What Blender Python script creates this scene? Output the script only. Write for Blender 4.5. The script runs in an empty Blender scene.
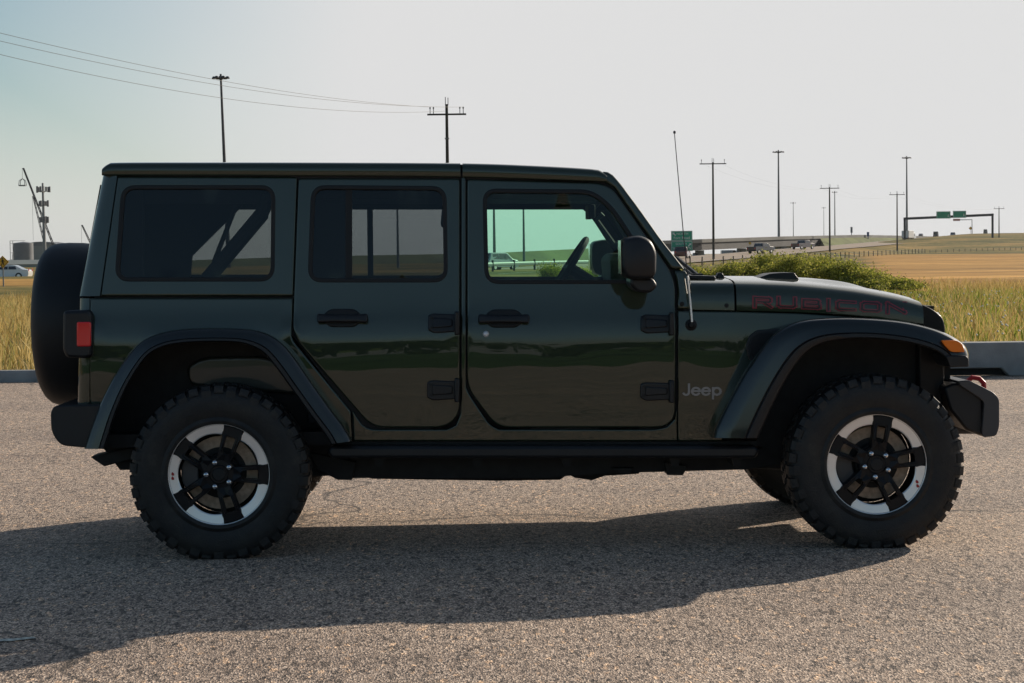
import bpy, bmesh, math, random
import numpy as np
from mathutils import Vector, Matrix
from mathutils.geometry import delaunay_2d_cdt
random.seed(7)
rng = np.random.default_rng(7)
D = bpy.data
scn = bpy.context.scene
C = scn.collection
R = math.radians

# ------------------------------------------------------------------ camera
F, CX, CY, HOR = 1960.0, 512.0, 341.5, 256.0
CAMZ, ROLL = 1.364, R(0.7)
_p = math.atan((CY - HOR) / F)
_fw = Vector((0, math.cos(_p), -math.sin(_p)))
_u0 = Vector((1, 0, 0)).cross(_fw)
_r = Vector((1, 0, 0)) * math.cos(ROLL) - _u0 * math.sin(ROLL)
_u = Vector((1, 0, 0)) * math.sin(ROLL) + _u0 * math.cos(ROLL)
cam = D.objects.new('camera', D.cameras.new('camera'))
C.objects.link(cam)
cam.matrix_world = Matrix.Translation((0, 0, CAMZ)) @ Matrix((_r, _u, -_fw)).transposed().to_4x4()
cam.data.sensor_width = 36.0
cam.data.lens = 36.0 * F / 1024.0
cam.data.clip_start = 0.05
cam.data.clip_end = 12000
scn.camera = cam

# ------------------------------------------------------------------ sky, sun, exposure
SUNV = Vector((1.68, 1.64, 1.0)).normalized()
EL = math.asin(SUNV.z)
AZ = math.atan2(SUNV.x, SUNV.y)
w = D.worlds.new('World')
scn.world = w
w.use_nodes = True
nt = w.node_tree
nt.nodes.clear()
wo = nt.nodes.new('ShaderNodeOutputWorld')
bg = nt.nodes.new('ShaderNodeBackground')
sky = nt.nodes.new('ShaderNodeTexSky')
sky.sky_type = 'NISHITA'
sky.sun_disc = False
sky.sun_elevation = EL
sky.sun_rotation = AZ
sky.air_density = 1.0
sky.dust_density = 0.4
sky.ozone_density = 1.2
# thin bright cloud veil over the sun's half of the sky
tc = nt.nodes.new('ShaderNodeTexCoord')
dp = nt.nodes.new('ShaderNodeVectorMath'); dp.operation = 'DOT_PRODUCT'
vdir = Vector((0.64, 0.70, 0.02)).normalized()
dp.inputs[1].default_value = vdir
nt.links.new(tc.outputs['Generated'], dp.inputs[0])
nz = nt.nodes.new('ShaderNodeTexNoise'); nz.inputs['Scale'].default_value = 3.0; nz.inputs['Detail'].default_value = 2.0
nt.links.new(tc.outputs['Generated'], nz.inputs['Vector'])
ad = nt.nodes.new('ShaderNodeMath'); ad.operation = 'MULTIPLY_ADD'
nt.links.new(nz.outputs['Fac'], ad.inputs[0]); ad.inputs[1].default_value = 0.12
nt.links.new(dp.outputs['Value'], ad.inputs[2])
mr = nt.nodes.new('ShaderNodeMapRange'); mr.interpolation_type = 'SMOOTHSTEP'
mr.inputs['From Min'].default_value = 0.575; mr.inputs['From Max'].default_value = 0.745
mr.inputs['To Min'].default_value = 0.0; mr.inputs['To Max'].default_value = 1.0
nt.links.new(ad.outputs[0], mr.inputs['Value'])
mx = nt.nodes.new('ShaderNodeMix'); mx.data_type = 'RGBA'
SKYS = 0.10
mx.inputs[7].default_value = (0.685 / SKYS, 0.69 / SKYS, 0.70 / SKYS, 1)
sxyz = nt.nodes.new('ShaderNodeSeparateXYZ'); nt.links.new(tc.outputs['Generated'], sxyz.inputs[0])
mrh = nt.nodes.new('ShaderNodeMapRange'); mrh.interpolation_type = 'SMOOTHSTEP'
mrh.inputs['From Min'].default_value = -0.01; mrh.inputs['From Max'].default_value = 0.13
mrh.inputs['To Min'].default_value = 0.85; mrh.inputs['To Max'].default_value = 0.05
nt.links.new(sxyz.outputs['Z'], mrh.inputs['Value'])
mxf = nt.nodes.new('ShaderNodeMath'); mxf.operation = 'MAXIMUM'
nt.links.new(mrh.outputs[0], mxf.inputs[0]); nt.links.new(mr.outputs[0], mxf.inputs[1])
nt.links.new(mxf.outputs[0], mx.inputs[0])
skc = nt.nodes.new('ShaderNodeVectorMath'); skc.operation = 'MULTIPLY'; skc.inputs[1].default_value = (0.66, 0.78, 0.80)
nt.links.new(sky.outputs[0], skc.inputs[0]); nt.links.new(skc.outputs[0], mx.inputs[6])
# the haze veil is bright towards the sun and much dimmer in the half of the sky away from it
mr2 = nt.nodes.new('ShaderNodeMapRange'); mr2.interpolation_type = 'SMOOTHSTEP'
mr2.inputs['From Min'].default_value = -0.9; mr2.inputs['From Max'].default_value = 0.72
mr2.inputs['To Min'].default_value = 0.27; mr2.inputs['To Max'].default_value = 1.0
nt.links.new(dp.outputs['Value'], mr2.inputs['Value'])
vs = nt.nodes.new('ShaderNodeVectorMath'); vs.operation = 'SCALE'
vs.inputs[0].default_value = (0.735 / SKYS, 0.735 / SKYS, 0.735 / SKYS)
nt.links.new(mr2.outputs[0], vs.inputs['Scale'])
nt.links.new(vs.outputs[0], mx.inputs[7])
nt.links.new(mx.outputs[2], bg.inputs['Color'])
bg.inputs['Strength'].default_value = SKYS
nt.links.new(bg.outputs[0], wo.inputs['Surface'])

sun = D.objects.new('sun', D.lights.new('sun', 'SUN'))
C.objects.link(sun)
sun.data.energy = 5.0
sun.data.angle = R(0.53)
sun.data.color = (1.0, 0.87, 0.71)
sun.rotation_euler = SUNV.to_track_quat('Z', 'Y').to_euler()
scn.view_settings.view_transform = 'Standard'
scn.view_settings.look = 'None'
scn.view_settings.exposure = 0.0
scn.view_settings.gamma = 1.0
scn.cycles.max_bounces = 8
scn.cycles.transparent_max_bounces = 24
scn.cycles.use_denoising = True

HAZE = 0.00005
# ------------------------------------------------------------------ helpers: coordinates
def ray(px, py):
    return _fw + _r * ((px - CX) / F) + _u * ((CY - py) / F)
def at(px, py, d):
    v = ray(px, py)
    return Vector((0, 0, CAMZ)) + v * (d / v.y)
def gx(px, d):
    """world x of a picture column at distance d near eye level"""
    return at(px, 256, d).x
YAW = R(1.67)
ORG = Vector((-1.339, 8.856, 0))
JM = Matrix.Translation(ORG) @ Matrix.Rotation(YAW, 4, 'Z')
JI = JM.inverted()
_o = JI @ Vector((0, 0, CAMZ))
_JR = JI.to_3x3()
def J(px, py, y):
    """point of the car's own frame at lateral distance y from its near side"""
    v = _JR @ ray(px, py)
    p = _o + v * ((y - _o.y) / v.y)
    return (p.x, p.z)
W = 1.855           # overall width over the tyres
def ybody(z):
    """lateral position of the near body skin at height z"""
    if z < 1.04: return 0.165 + (z - 0.76) ** 2 / 12.0
    a = 0.165 + 0.28 ** 2 / 12.0
    if z < 1.10: return a + (z - 1.04) * 0.30
    return a + 0.018 + (z - 1.10) * 0.125
def js(px, py, off=0.0):
    y = 0.17
    for _ in range(6):
        x, z = J(px, py, y + off); y = ybody(z)
    return (x, z)

# ------------------------------------------------------------------ helpers: scene objects
def tag(o, label=None, cat=None, group=None, kind=None):
    if label: o['label'] = label
    if cat: o['category'] = cat
    if group: o['group'] = group
    if kind: o['kind'] = kind
    return o
def empty(name, loc=(0, 0, 0), rz=0.0, **k):
    o = D.objects.new(name, None); C.objects.link(o)
    o.location = loc; o.rotation_euler = (0, 0, rz); o.empty_display_size = 0.2
    return tag(o, **k)
def link(name, me, mat, parent=None, smooth=True, loc=None, rot=None):
    o = D.objects.new(name, me); C.objects.link(o)
    if mat is not None:
        for m in (mat if isinstance(mat, (list, tuple)) else [mat]): me.materials.append(m)
    if parent: o.parent = parent
    if loc is not None: o.location = loc
    if rot is not None: o.rotation_euler = rot
    if smooth and len(me.polygons):
        me.polygons.foreach_set('use_smooth', [True] * len(me.polygons))
    return o
def pyd(name, vs, fs, mat, parent=None, smooth=True, mi=None, angle=None, wn=False, **k):
    me = D.meshes.new(name); me.from_pydata([tuple(v) for v in vs], [], fs)
    bm = bmesh.new(); bm.from_mesh(me); bmesh.ops.recalc_face_normals(bm, faces=bm.faces); bm.to_mesh(me); bm.free()
    if mi is not None and len(mi) == len(me.polygons): me.polygons.foreach_set('material_index', mi)
    o = link(name, me, mat, parent, smooth, **k)
    if smooth: me.set_sharp_from_angle(angle=R(angle or 35))
    if wn:
        md = o.modifiers.new('wn', 'WEIGHTED_NORMAL'); md.keep_sharp = True; md.weight = 60
    return o
class MB:
    """collects boxes, tubes, prisms into ONE mesh"""
    def __init__(s): s.v = []; s.f = []
    def add(s, vs, fs):
        n = len(s.v); s.v += [tuple(v) for v in vs]; s.f += [tuple(i + n for i in f) for f in fs]; return s
    def box(s, a, b):
        x0, y0, z0 = a; x1, y1, z1 = b
        return s.add([(x0,y0,z0),(x1,y0,z0),(x1,y1,z0),(x0,y1,z0),(x0,y0,z1),(x1,y0,z1),(x1,y1,z1),(x0,y1,z1)],
                     [(0,3,2,1),(4,5,6,7),(0,1,5,4),(1,2,6,5),(2,3,7,6),(3,0,4,7)])
    def tube(s, pts, r, n=8, r2=None, cap=True):
        pts = [Vector(p) for p in pts]; vs = []; fs = []
        m = len(pts)
        up0 = None
        for i, p in enumerate(pts):
            t = (pts[min(i+1, m-1)] - pts[max(i-1, 0)]).normalized()
            if up0 is None:
                a = Vector((0,0,1)) if abs(t.z) < .9 else Vector((1,0,0))
                up0 = t.cross(a).normalized()
            up0 = (up0 - t * up0.dot(t)).normalized(); b = t.cross(up0)
            rr = r if r2 is None else r + (r2 - r) * i / (m - 1)
            for k in range(n):
                an = 2 * math.pi * k / n
                vs.append(p + (up0 * math.cos(an) + b * math.sin(an)) * rr)
        for i in range(m-1):
            for k in range(n):
                fs.append((i*n+k, i*n+(k+1)%n, (i+1)*n+(k+1)%n, (i+1)*n+k))
        if cap: fs += [tuple(range(n))[::-1], tuple(range((m-1)*n, m*n))]
        return s.add(vs, fs)
    def prism(s, poly, y0, y1, ax='y'):
        """polygon in (x,z), extruded along y (or along x / z)"""
        def P(a, b, c):
            return (a, c, b) if ax == 'y' else ((c, a, b) if ax == 'x' else (a, b, c))
        n = len(poly)
        vs = [P(a, b, y0) for a, b in poly] + [P(a, b, y1) for a, b in poly]
        return s.add(vs, [tuple(range(n)), tuple(range(n, 2*n))[::-1]] + [(i, i+n, (i+1)%n+n, (i+1)%n) for i in range(n)])
    def lathe(s, prof, n=32, c=(0,0,0), ax='y', a0=0.0):
        """profile of (radius, along-axis)"""
        vs = []; m = len(prof)
        for k in range(n):
            an = a0 + 2*math.pi*k/n; cs, sn = math.cos(an), math.sin(an)
            for r, t in prof:
                if ax == 'y': v = (c[0]+r*cs, c[1]+t, c[2]+r*sn)
                elif ax == 'x': v = (c[0]+t, c[1]+r*cs, c[2]+r*sn)
                else: v = (c[0]+r*cs, c[1]+r*sn, c[2]+t)
                vs.append(v)
        fs = [(k*m+i, ((k+1)%n)*m+i, ((k+1)%n)*m+i+1, k*m+i+1) for k in range(n) for i in range(m-1)]
        return s.add(vs, fs)
    def build(s, name, mat, parent=None, bevel=0, smooth=True, angle=None, **k):
        o = pyd(name, s.v, s.f, mat, parent, smooth, angle=angle, **k)
        if bevel:
            m = o.modifiers.new('b', 'BEVEL'); m.width = bevel; m.segments = 2; m.limit_method = 'ANGLE'; m.angle_limit = R(40)
            m.harden_normals = False
        return o
def copy_tree(o, parent=None):
    c = o.copy(); C.objects.link(c)
    if parent: c.parent = parent
    for ch in [x for x in D.objects if x.parent == o]: copy_tree(ch, c)
    return c
def np_mesh(name, V, Fc, mat, parent=None, smooth=False, **k):
    me = D.meshes.new(name)
    V = np.asarray(V, np.float32); Fc = np.asarray(Fc, np.int32); n = Fc.shape[1]
    me.vertices.add(len(V)); me.vertices.foreach_set('co', V.ravel())
    me.loops.add(Fc.size); me.loops.foreach_set('vertex_index', Fc.ravel())
    me.polygons.add(len(Fc)); me.polygons.foreach_set('loop_start', np.arange(len(Fc), dtype=np.int32) * n)
    me.polygons.foreach_set('loop_total', np.full(len(Fc), n, np.int32))
    me.update(calc_edges=True)
    return link(name, me, mat, parent, smooth, **k)

# ------------------------------------------------------------------ helpers: materials
def mat(name, col, rough=0.5, metal=0.0, coat=0.0, spec=0.5, var=0.0, vscale=8.0, bump=0.0, bscale=60.0, emit=None, coat_rough=0.03):
    m = D.materials.new(name); m.use_nodes = True
    t = m.node_tree; b = t.nodes['Principled BSDF']
    b.inputs['Base Color'].default_value = (*col, 1); b.inputs['Roughness'].default_value = rough
    b.inputs['Metallic'].default_value = metal; b.inputs['Coat Weight'].default_value = coat
    b.inputs['Coat Roughness'].default_value = coat_rough
    b.inputs['Specular IOR Level'].default_value = spec
    if emit: b.inputs['Emission Color'].default_value = (*col, 1); b.inputs['Emission Strength'].default_value = emit
    co = t.nodes.new('ShaderNodeTexCoord')
    if var:
        n = t.nodes.new('ShaderNodeTexNoise'); n.inputs['Scale'].default_value = vscale; n.inputs['Detail'].default_value = 6
        t.links.new(co.outputs['Object'], n.inputs['Vector'])
        r = t.nodes.new('ShaderNodeValToRGB')
        r.color_ramp.elements[0].position = .3; r.color_ramp.elements[1].position = .7
        r.color_ramp.elements[0].color = (*[c*(1-var) for c in col], 1)
        r.color_ramp.elements[1].color = (*[min(1, c*(1+var)) for c in col], 1)
        t.links.new(n.outputs['Fac'], r.inputs[0]); t.links.new(r.outputs[0], b.inputs['Base Color'])
    if bump:
        n2 = t.nodes.new('ShaderNodeTexNoise'); n2.inputs['Scale'].default_value = bscale; n2.inputs['Detail'].default_value = 4
        t.links.new(co.outputs['Object'], n2.inputs['Vector'])
        bp = t.nodes.new('ShaderNodeBump'); bp.inputs['Strength'].default_value = bump; bp.inputs['Distance'].default_value = .01
        t.links.new(n2.outputs['Fac'], bp.inputs['Height']); t.links.new(bp.outputs[0], b.inputs['Normal'])
    return m
def glass(name, tint, gloss=1.0):
    m = D.materials.new(name); m.use_nodes = True; t = m.node_tree; t.nodes.clear()
    o = t.nodes.new('ShaderNodeOutputMaterial'); tr = t.nodes.new('ShaderNodeBsdfTransparent'); tr.inputs[0].default_value = (*tint, 1)
    gl = t.nodes.new('ShaderNodeBsdfGlossy'); gl.inputs['Roughness'].default_value = 0.0
    fr = t.nodes.new('ShaderNodeFresnel'); fr.inputs[0].default_value = 1.5
    mu = t.nodes.new('ShaderNodeMath'); mu.operation = 'MULTIPLY'; mu.inputs[1].default_value = gloss
    mxs = t.nodes.new('ShaderNodeMixShader')
    t.links.new(fr.outputs[0], mu.inputs[0]); t.links.new(mu.outputs[0], mxs.inputs[0])
    t.links.new(tr.outputs[0], mxs.inputs[1]); t.links.new(gl.outputs[0], mxs.inputs[2]); t.links.new(mxs.outputs[0], o.inputs[0])
    return m
def nodes_of(m):
    t = m.node_tree; return t, t.nodes['Principled BSDF']
def N(t, typ, **k):
    n = t.nodes.new(typ)
    for a, b in k.items(): setattr(n, a, b)
    return n
def ramp(t, src, stops, interp='LINEAR'):
    r = t.nodes.new('ShaderNodeValToRGB'); r.color_ramp.interpolation = interp
    e = r.color_ramp.elements
    while len(e) < len(stops): e.new(.5)
    for i, (p, c) in enumerate(stops): e[i].position = p; e[i].color = (*c, 1) if len(c) == 3 else c
    t.links.new(src, r.inputs[0]); return r.outputs[0]
def mixc(t, fac, a, b, mode='MIX'):
    m = t.nodes.new('ShaderNodeMix'); m.data_type = 'RGBA'; m.blend_type = mode
    for s, i in ((fac, 0), (a, 6), (b, 7)):
        if hasattr(s, 'is_linked') or hasattr(s, 'links'): t.links.new(s, m.inputs[i])
        elif i == 0: m.inputs[0].default_value = s
        else: m.inputs[i].default_value = (*s, 1)
    return m.outputs[2]
def noise(t, vec, scale, detail=4, rough=.5):
    n = t.nodes.new('ShaderNodeTexNoise'); n.inputs['Scale'].default_value = scale; n.inputs['Detail'].default_value = detail
    n.inputs['Roughness'].default_value = rough
    t.links.new(vec, n.inputs['Vector']); return n.outputs['Fac']

# paint: dark green metallic under clear coat, faint dust
paint = mat('green_paint', (0.018, 0.027, 0.019), rough=.5, metal=.1, coat=1.0, coat_rough=.01, spec=.2)
t, b = nodes_of(paint); b.inputs['Coat IOR'].default_value = 1.64
tcn = N(t, 'ShaderNodeTexCoord')
fl = N(t, 'ShaderNodeTexVoronoi'); fl.inputs['Scale'].default_value = 900; t.links.new(tcn.outputs['Object'], fl.inputs['Vector'])
t.links.new(ramp(t, fl.outputs['Color'], [(0, (.013, .022, .010)), (1, (.024, .038, .018))]), b.inputs['Base Color'])
wv = noise(t, tcn.outputs['Object'], 2.2, 1)
bp = N(t, 'ShaderNodeBump'); bp.inputs['Strength'].default_value = .2; bp.inputs['Distance'].default_value = .02
t.links.new(wv, bp.inputs['Height']); t.links.new(bp.outputs[0], b.inputs['Coat Normal'])
flb = mat('flare_black', (.007, .010, .009), rough=.4, coat=1.0, coat_rough=.05, spec=.3)
blackpl = mat('black_plastic', (0.010, 0.010, 0.012), rough=.42, bump=.15, bscale=400, var=.2)
seal = mat('black_seal', (0.006, 0.006, 0.007), rough=.6)
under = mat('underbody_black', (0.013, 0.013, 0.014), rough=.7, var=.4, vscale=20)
rubber = mat('tyre_rubber', (0.010, 0.010, 0.0105), rough=.55, bump=.3, bscale=150)
t, b = nodes_of(rubber); tcn = N(t, 'ShaderNodeTexCoord')
t.links.new(ramp(t, noise(t, tcn.outputs['Object'], 9, 8, .7), [(.42, (.008, .008, .009)), (.60, (.020, .018, .016)), (.75, (.05, .043, .036))]), b.inputs['Base Color'])
vinyl = mat('spare_cover_vinyl', (0.008, 0.008, 0.0095), rough=.55, bump=.25, bscale=9)
rimblack = mat('gloss_black_alloy', (0.007, 0.007, 0.009), rough=.45, coat=.12, spec=.25, coat_rough=.15)
silver = mat('machined_alloy', (0.97, 0.96, 0.95), rough=.38, metal=.75)
chrome = mat('chrome', (0.75, 0.75, 0.77), rough=.15, metal=1.0)
disc_m = mat('brake_steel', (0.42, 0.32, 0.24), rough=.5, metal=.4, var=.3, vscale=40)
redlens = mat('red_lens', (1.0, 0.02, 0.03), rough=.15, coat=1.0)
redlens_b = nodes_of(redlens)[1]; redlens_b.inputs['Transmission Weight'].default_value = 0.0
redpaint = mat('red_paint', (0.42, 0.01, 0.015), rough=.4)
decalred = mat('decal_red', (0.30, 0.014, 0.03), rough=.4, coat=.5)
decaldark = mat('decal_dark', (0.012, 0.012, 0.014), rough=.45, coat=.4)
amber = mat('amber_lens', (1.0, 0.22, 0.005), rough=.4, coat=.15)
greyletter = mat('badge_grey', (0.30, 0.30, 0.31), rough=.35, metal=.5)
bumpsteel = mat('bumper_grey_steel', (0.075, 0.075, 0.08), rough=.42, metal=.4, bump=.15, bscale=300)
tint_rear = glass('tinted_glass', (0.36, 0.385, 0.385), 1.0)
tint_front = glass('green_glass', (0.68, 0.945, 0.81), 1.0)
clearglass = glass('windscreen_glass', (0.85, 0.92, 0.89), 1.0)
interior = mat('interior_black', (0.016, 0.017, 0.020), rough=.75)
headliner = mat('headliner_grey', (0.05, 0.05, 0.055), rough=.9)
# ------------------------------------------------------------------ terrain
def sst(a, b, x):
    u = np.clip((np.asarray(x, float) - a) / (b - a), 0, 1); return u * u * (3 - 2 * u)
def road_x(Y): return np.interp(Y, [-400, 120, 180, 355, 400, 650, 1000, 1500, 6000], [-160, -17, gx(498,180), gx(760,355), gx(803,400), gx(910,650), gx(985,1000), gx(1010,1500), gx(1040,6000)])
def road_z(Y): return np.interp(Y, [-400, 120, 200, 300, 355, 400, 500, 650, 1000, 1300, 6000], [-.1, -.1, 0.0, .75, 1.25, 1.95, 3.0, 4.9, 9.6, 10.2, 9.6])
def gz(X, Y):
    X = np.asarray(X, float); Y = np.asarray(Y, float)
    base = -0.06 + 0.04 * np.sin(X * .13 + 1) * np.sin(Y * .11) * sst(24, 40, Y)
    zf = np.interp(Y, [-400, 60, 200, 300, 450, 600, 800, 1000, 1400, 6000], [0, 0, .1, .3, 1.0, 5.2, 8.2, 10.0, 10.4, 10.0])
    s = X - road_x(Y)
    z = base + zf * sst(-50, 10, s)
    emb = road_z(Y) - 0.12 - np.maximum(0, np.abs(s) - 9) * .14
    z = np.maximum(z, np.where(Y > 90, emb, -9))
    return z
xs = np.unique(np.concatenate([np.linspace(-3500, -300, 30), np.linspace(-300, -60, 40), np.linspace(-60, 60, 81), np.linspace(60, 320, 80), np.linspace(320, 3500, 30)]))
ys = np.unique(np.concatenate([np.linspace(-800, -30, 20), np.linspace(-30, 60, 60), np.linspace(60, 500, 130), np.linspace(500, 1500, 90), np.linspace(1500, 9000, 30)]))
GX, GY = np.meshgrid(xs, ys)
GZ = gz(GX, GY)
nx, ny = len(xs), len(ys)
idx = np.arange(nx * ny).reshape(ny, nx)
quads = np.stack([idx[:-1, :-1], idx[:-1, 1:], idx[1:, 1:], idx[1:, :-1]], -1).reshape(-1, 4)
earth = D.materials.new('meadow_and_field'); earth.use_nodes = True
t, b = nodes_of(earth); b.inputs['Roughness'].default_value = .95; b.inputs['Specular IOR Level'].default_value = .1
geo = N(t, 'ShaderNodeNewGeometry'); sp = N(t, 'ShaderNodeSeparateXYZ'); t.links.new(geo.outputs['Position'], sp.inputs[0])
pos = geo.outputs['Position']
def mth(op, a, c, clamp=False):
    n = t.nodes.new('ShaderNodeMath'); n.operation = op; n.use_clamp = clamp
    for i, s in enumerate((a, c)):
        if hasattr(s, 'links'): t.links.new(s, n.inputs[i])
        else: n.inputs[i].default_value = s
    return n.outputs[0]
def sstep(v, lo, hi):
    n = t.nodes.new('ShaderNodeMapRange'); n.interpolation_type = 'SMOOTHSTEP'
    t.links.new(v, n.inputs['Value']); n.inputs['From Min'].default_value = lo; n.inputs['From Max'].default_value = hi
    return n.outputs[0]
n1 = noise(t, pos, .035, 6, .6); n2 = noise(t, pos, .6, 6, .7); n3 = noise(t, pos, 5, 4, .7)
meadow = ramp(t, mth('ADD', mth('MULTIPLY', n1, .55), mth('MULTIPLY', n2, .45)), [(.40, (.06, .075, .018)), (.49, (.21, .175, .045)), (.57, (.44, .28, .085))])
meadow = mixc(t, .5, meadow, ramp(t, n3, [(.3, (.25, .25, .25)), (.7, (1, 1, 1))]), 'MULTIPLY')
# stubble rows, run away to the right
mpn = N(t, 'ShaderNodeMapping'); mpn.inputs['Rotation'].default_value = (0, 0, R(28)); mpn.inputs['Scale'].default_value = (.05, 1.0, 1)
t.links.new(pos, mpn.inputs[0])
rows = noise(t, mpn.outputs[0], .9, 6, .65)
stub = ramp(t, rows, [(.32, (.32, .16, .042)), (.5, (.63, .35, .095)), (.66, (.90, .60, .22))])
mp2 = N(t, 'ShaderNodeMapping'); mp2.inputs['Rotation'].default_value = (0, 0, R(-35)); mp2.inputs['Scale'].default_value = (.012, .075, 1)
t.links.new(pos, mp2.inputs[0])
sw2 = noise(t, mp2.outputs[0], 1.6, 7, .72)
stub = mixc(t, .9, stub, ramp(t, sw2, [(.40, (.42, .38, .34)), (.47, (.95, .93, .9)), (.53, (.70, .67, .62)), (.60, (1.35, 1.32, 1.25))]), 'MULTIPLY')
stub = mixc(t, sstep(mth('MULTIPLY', mth('ADD', sp.outputs['Y'], mth('MULTIPLY', mth('SUBTRACT', n1, .5), 60)), -1), -105, -70), stub, mixc(t, 1.0, stub, (.72, .64, .60), 'MULTIPLY'))
stub = mixc(t, .6, stub, ramp(t, n2, [(.3, (.45, .42, .38)), (.7, (1.15, 1.1, 1.05))]), 'MULTIPLY')
wob = mth('MULTIPLY', mth('SUBTRACT', n2, .5), 26)
yy = mth('ADD', sp.outputs['Y'], wob)
ratio = mth('DIVIDE', sp.outputs['X'], mth('MAXIMUM', sp.outputs['Y'], 1))
fm = mth('MULTIPLY', mth('MULTIPLY', sstep(yy, 58, 68), sstep(mth('MULTIPLY', yy, -1), -395, -385)), sstep(mth('ADD', ratio, mth('MULTIPLY', n1, .05)), .195, .215))
fm2 = mth('MULTIPLY', mth('MULTIPLY', sstep(yy, 112, 118), sstep(mth('MULTIPLY', yy, -1), -170, -160)), sstep(mth('MULTIPLY', ratio, -1), .1, .12))
mask = mth('MAXIMUM', fm, mth('MULTIPLY', fm2, .8))
col = mixc(t, mask, meadow, stub)
# a greener verge behind the camera side of the lot
gm = sstep(mth('MULTIPLY', sp.outputs['Y'], -1), 10, 12)
col = mixc(t, gm, col, ramp(t, n2, [(.3, (.03, .07, .012)), (.7, (.07, .13, .025))]))
t.links.new(col, b.inputs['Base Color'])
terrain = np_mesh('ground', np.stack([GX, GY, GZ], -1).reshape(-1, 3), quads, earth, smooth=True)
tag(terrain, kind='structure')

def mth2(t, a, b_, k):
    m = t.nodes.new('ShaderNodeMath'); m.operation = 'MULTIPLY_ADD'; t.links.new(b_, m.inputs[0]); m.inputs[1].default_value = k; t.links.new(a, m.inputs[2]); return m.outputs[0]
# ---- asphalt lot
asph = D.materials.new('lot_asphalt'); asph.use_nodes = True
t, b = nodes_of(asph); b.inputs['Roughness'].default_value = .82; b.inputs['Specular IOR Level'].default_value = .35
geo = N(t, 'ShaderNodeNewGeometry'); pos = geo.outputs['Position']
gmp = N(t, 'ShaderNodeMapping'); gmp.inputs['Scale'].default_value = (1, .42, 1); t.links.new(pos, gmp.inputs[0]); gpos = gmp.outputs[0]
v1 = N(t, 'ShaderNodeTexVoronoi'); v1.inputs['Scale'].default_value = 175; t.links.new(gpos, v1.inputs['Vector'])
v2 = N(t, 'ShaderNodeTexVoronoi'); v2.inputs['Scale'].default_value = 60; t.links.new(gpos, v2.inputs['Vector'])
sc_ = N(t, 'ShaderNodeSeparateColor'); t.links.new(v1.outputs['Color'], sc_.inputs[0])
sc2 = N(t, 'ShaderNodeSeparateColor'); t.links.new(v2.outputs['Color'], sc2.inputs[0])
agg = ramp(t, sc_.outputs[0], [(0, (.05, .05, .055)), (.15, (.12, .105, .098)), (.32, (.27, .22, .185)), (.70, (.38, .31, .255)), (.95, (.68, .58, .49))])
big = ramp(t, sc2.outputs[1], [(0, (.25, .26, .28)), (.10, (.45, .46, .48)), (.16, (1, 1, 1)), (.93, (1, 1, 1)), (.97, (1.7, 1.5, 1.25))], 'LINEAR')
col = mixc(t, .85, agg, big, 'MULTIPLY')
col = mixc(t, 1.0, col, (1.20, 1.13, 1.06), 'MULTIPLY')
lo = noise(t, pos, .45, 5, .6)
col = mixc(t, .55, col, ramp(t, lo, [(.3, (.74, .74, .76)), (.72, (1.16, 1.13, 1.10))]), 'MULTIPLY')
# dried puddle stains and streaks
st = N(t, 'ShaderNodeMapping'); st.inputs['Scale'].default_value = (.25, 1.6, 1); t.links.new(pos, st.inputs[0])
lo2 = noise(t, st.outputs[0], .8, 6, .65)
col = mixc(t, .5, col, ramp(t, lo2, [(.33, (.70, .70, .72)), (.45, (1, 1, 1)), (.7, (1.05, 1.04, 1.02))]), 'MULTIPLY')
# oil drips, tyre rubber and lighter worn lanes
st3 = N(t, 'ShaderNodeMapping'); st3.inputs['Scale'].default_value = (.06, .5, 1); st3.inputs['Rotation'].default_value = (0, 0, R(6)); t.links.new(pos, st3.inputs[0])
col = mixc(t, .7, col, ramp(t, noise(t, st3.outputs[0], 1.5, 5, .6), [(.35, (.80, .80, .82)), (.5, (1, 1, 1)), (.65, (1.14, 1.12, 1.09))]), 'MULTIPLY')
vo = N(t, 'ShaderNodeTexVoronoi'); vo.inputs['Scale'].default_value = .55; vo.inputs['Randomness'].default_value = 1; t.links.new(pos, vo.inputs['Vector'])
col = mixc(t, .6, col, ramp(t, mth2(t, vo.outputs['Distance'], noise(t, pos, 6, 4), .16), [(.10, (.42, .42, .43)), (.17, (1, 1, 1))]), 'MULTIPLY')
# cracks
wv_ = N(t, 'ShaderNodeTexVoronoi', feature='DISTANCE_TO_EDGE'); wv_.inputs['Scale'].default_value = .16
dn = N(t, 'ShaderNodeTexNoise'); dn.inputs['Scale'].default_value = 1.2; dn.inputs['Detail'].default_value = 6; t.links.new(pos, dn.inputs['Vector'])
dv = N(t, 'ShaderNodeVectorMath', operation='MULTIPLY_ADD'); dv.inputs[1].default_value = (1.1, 1.1, 0)
t.links.new(dn.outputs['Color'], dv.inputs[0]); t.links.new(pos, dv.inputs[2]); t.links.new(dv.outputs[0], wv_.inputs['Vector'])
col = mixc(t, ramp(t, wv_.outputs['Distance'], [(0, (.8, .8, .8)), (.0005, (.6, .6, .6)), (.0011, (0, 0, 0))]), col, (.03, .028, .026))
t.links.new(col, b.inputs['Base Color'])
bp = N(t, 'ShaderNodeBump'); bp.inputs['Strength'].default_value = .55; bp.inputs['Distance'].default_value = .006
t.links.new(v1.outputs['Distance'], bp.inputs['Height']); t.links.new(bp.outputs[0], b.inputs['Normal'])
def lot_far(x): return 22.1 - 0.045 * x
lot = MB(); lot.add([(-45, -22, 0), (45, -22, 0), (45, lot_far(45), 0), (-45, lot_far(-45), 0)], [(0, 1, 2, 3)])
lo_ = lot.build('parking_lot', asph, smooth=False); tag(lo_, kind='structure')
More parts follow.
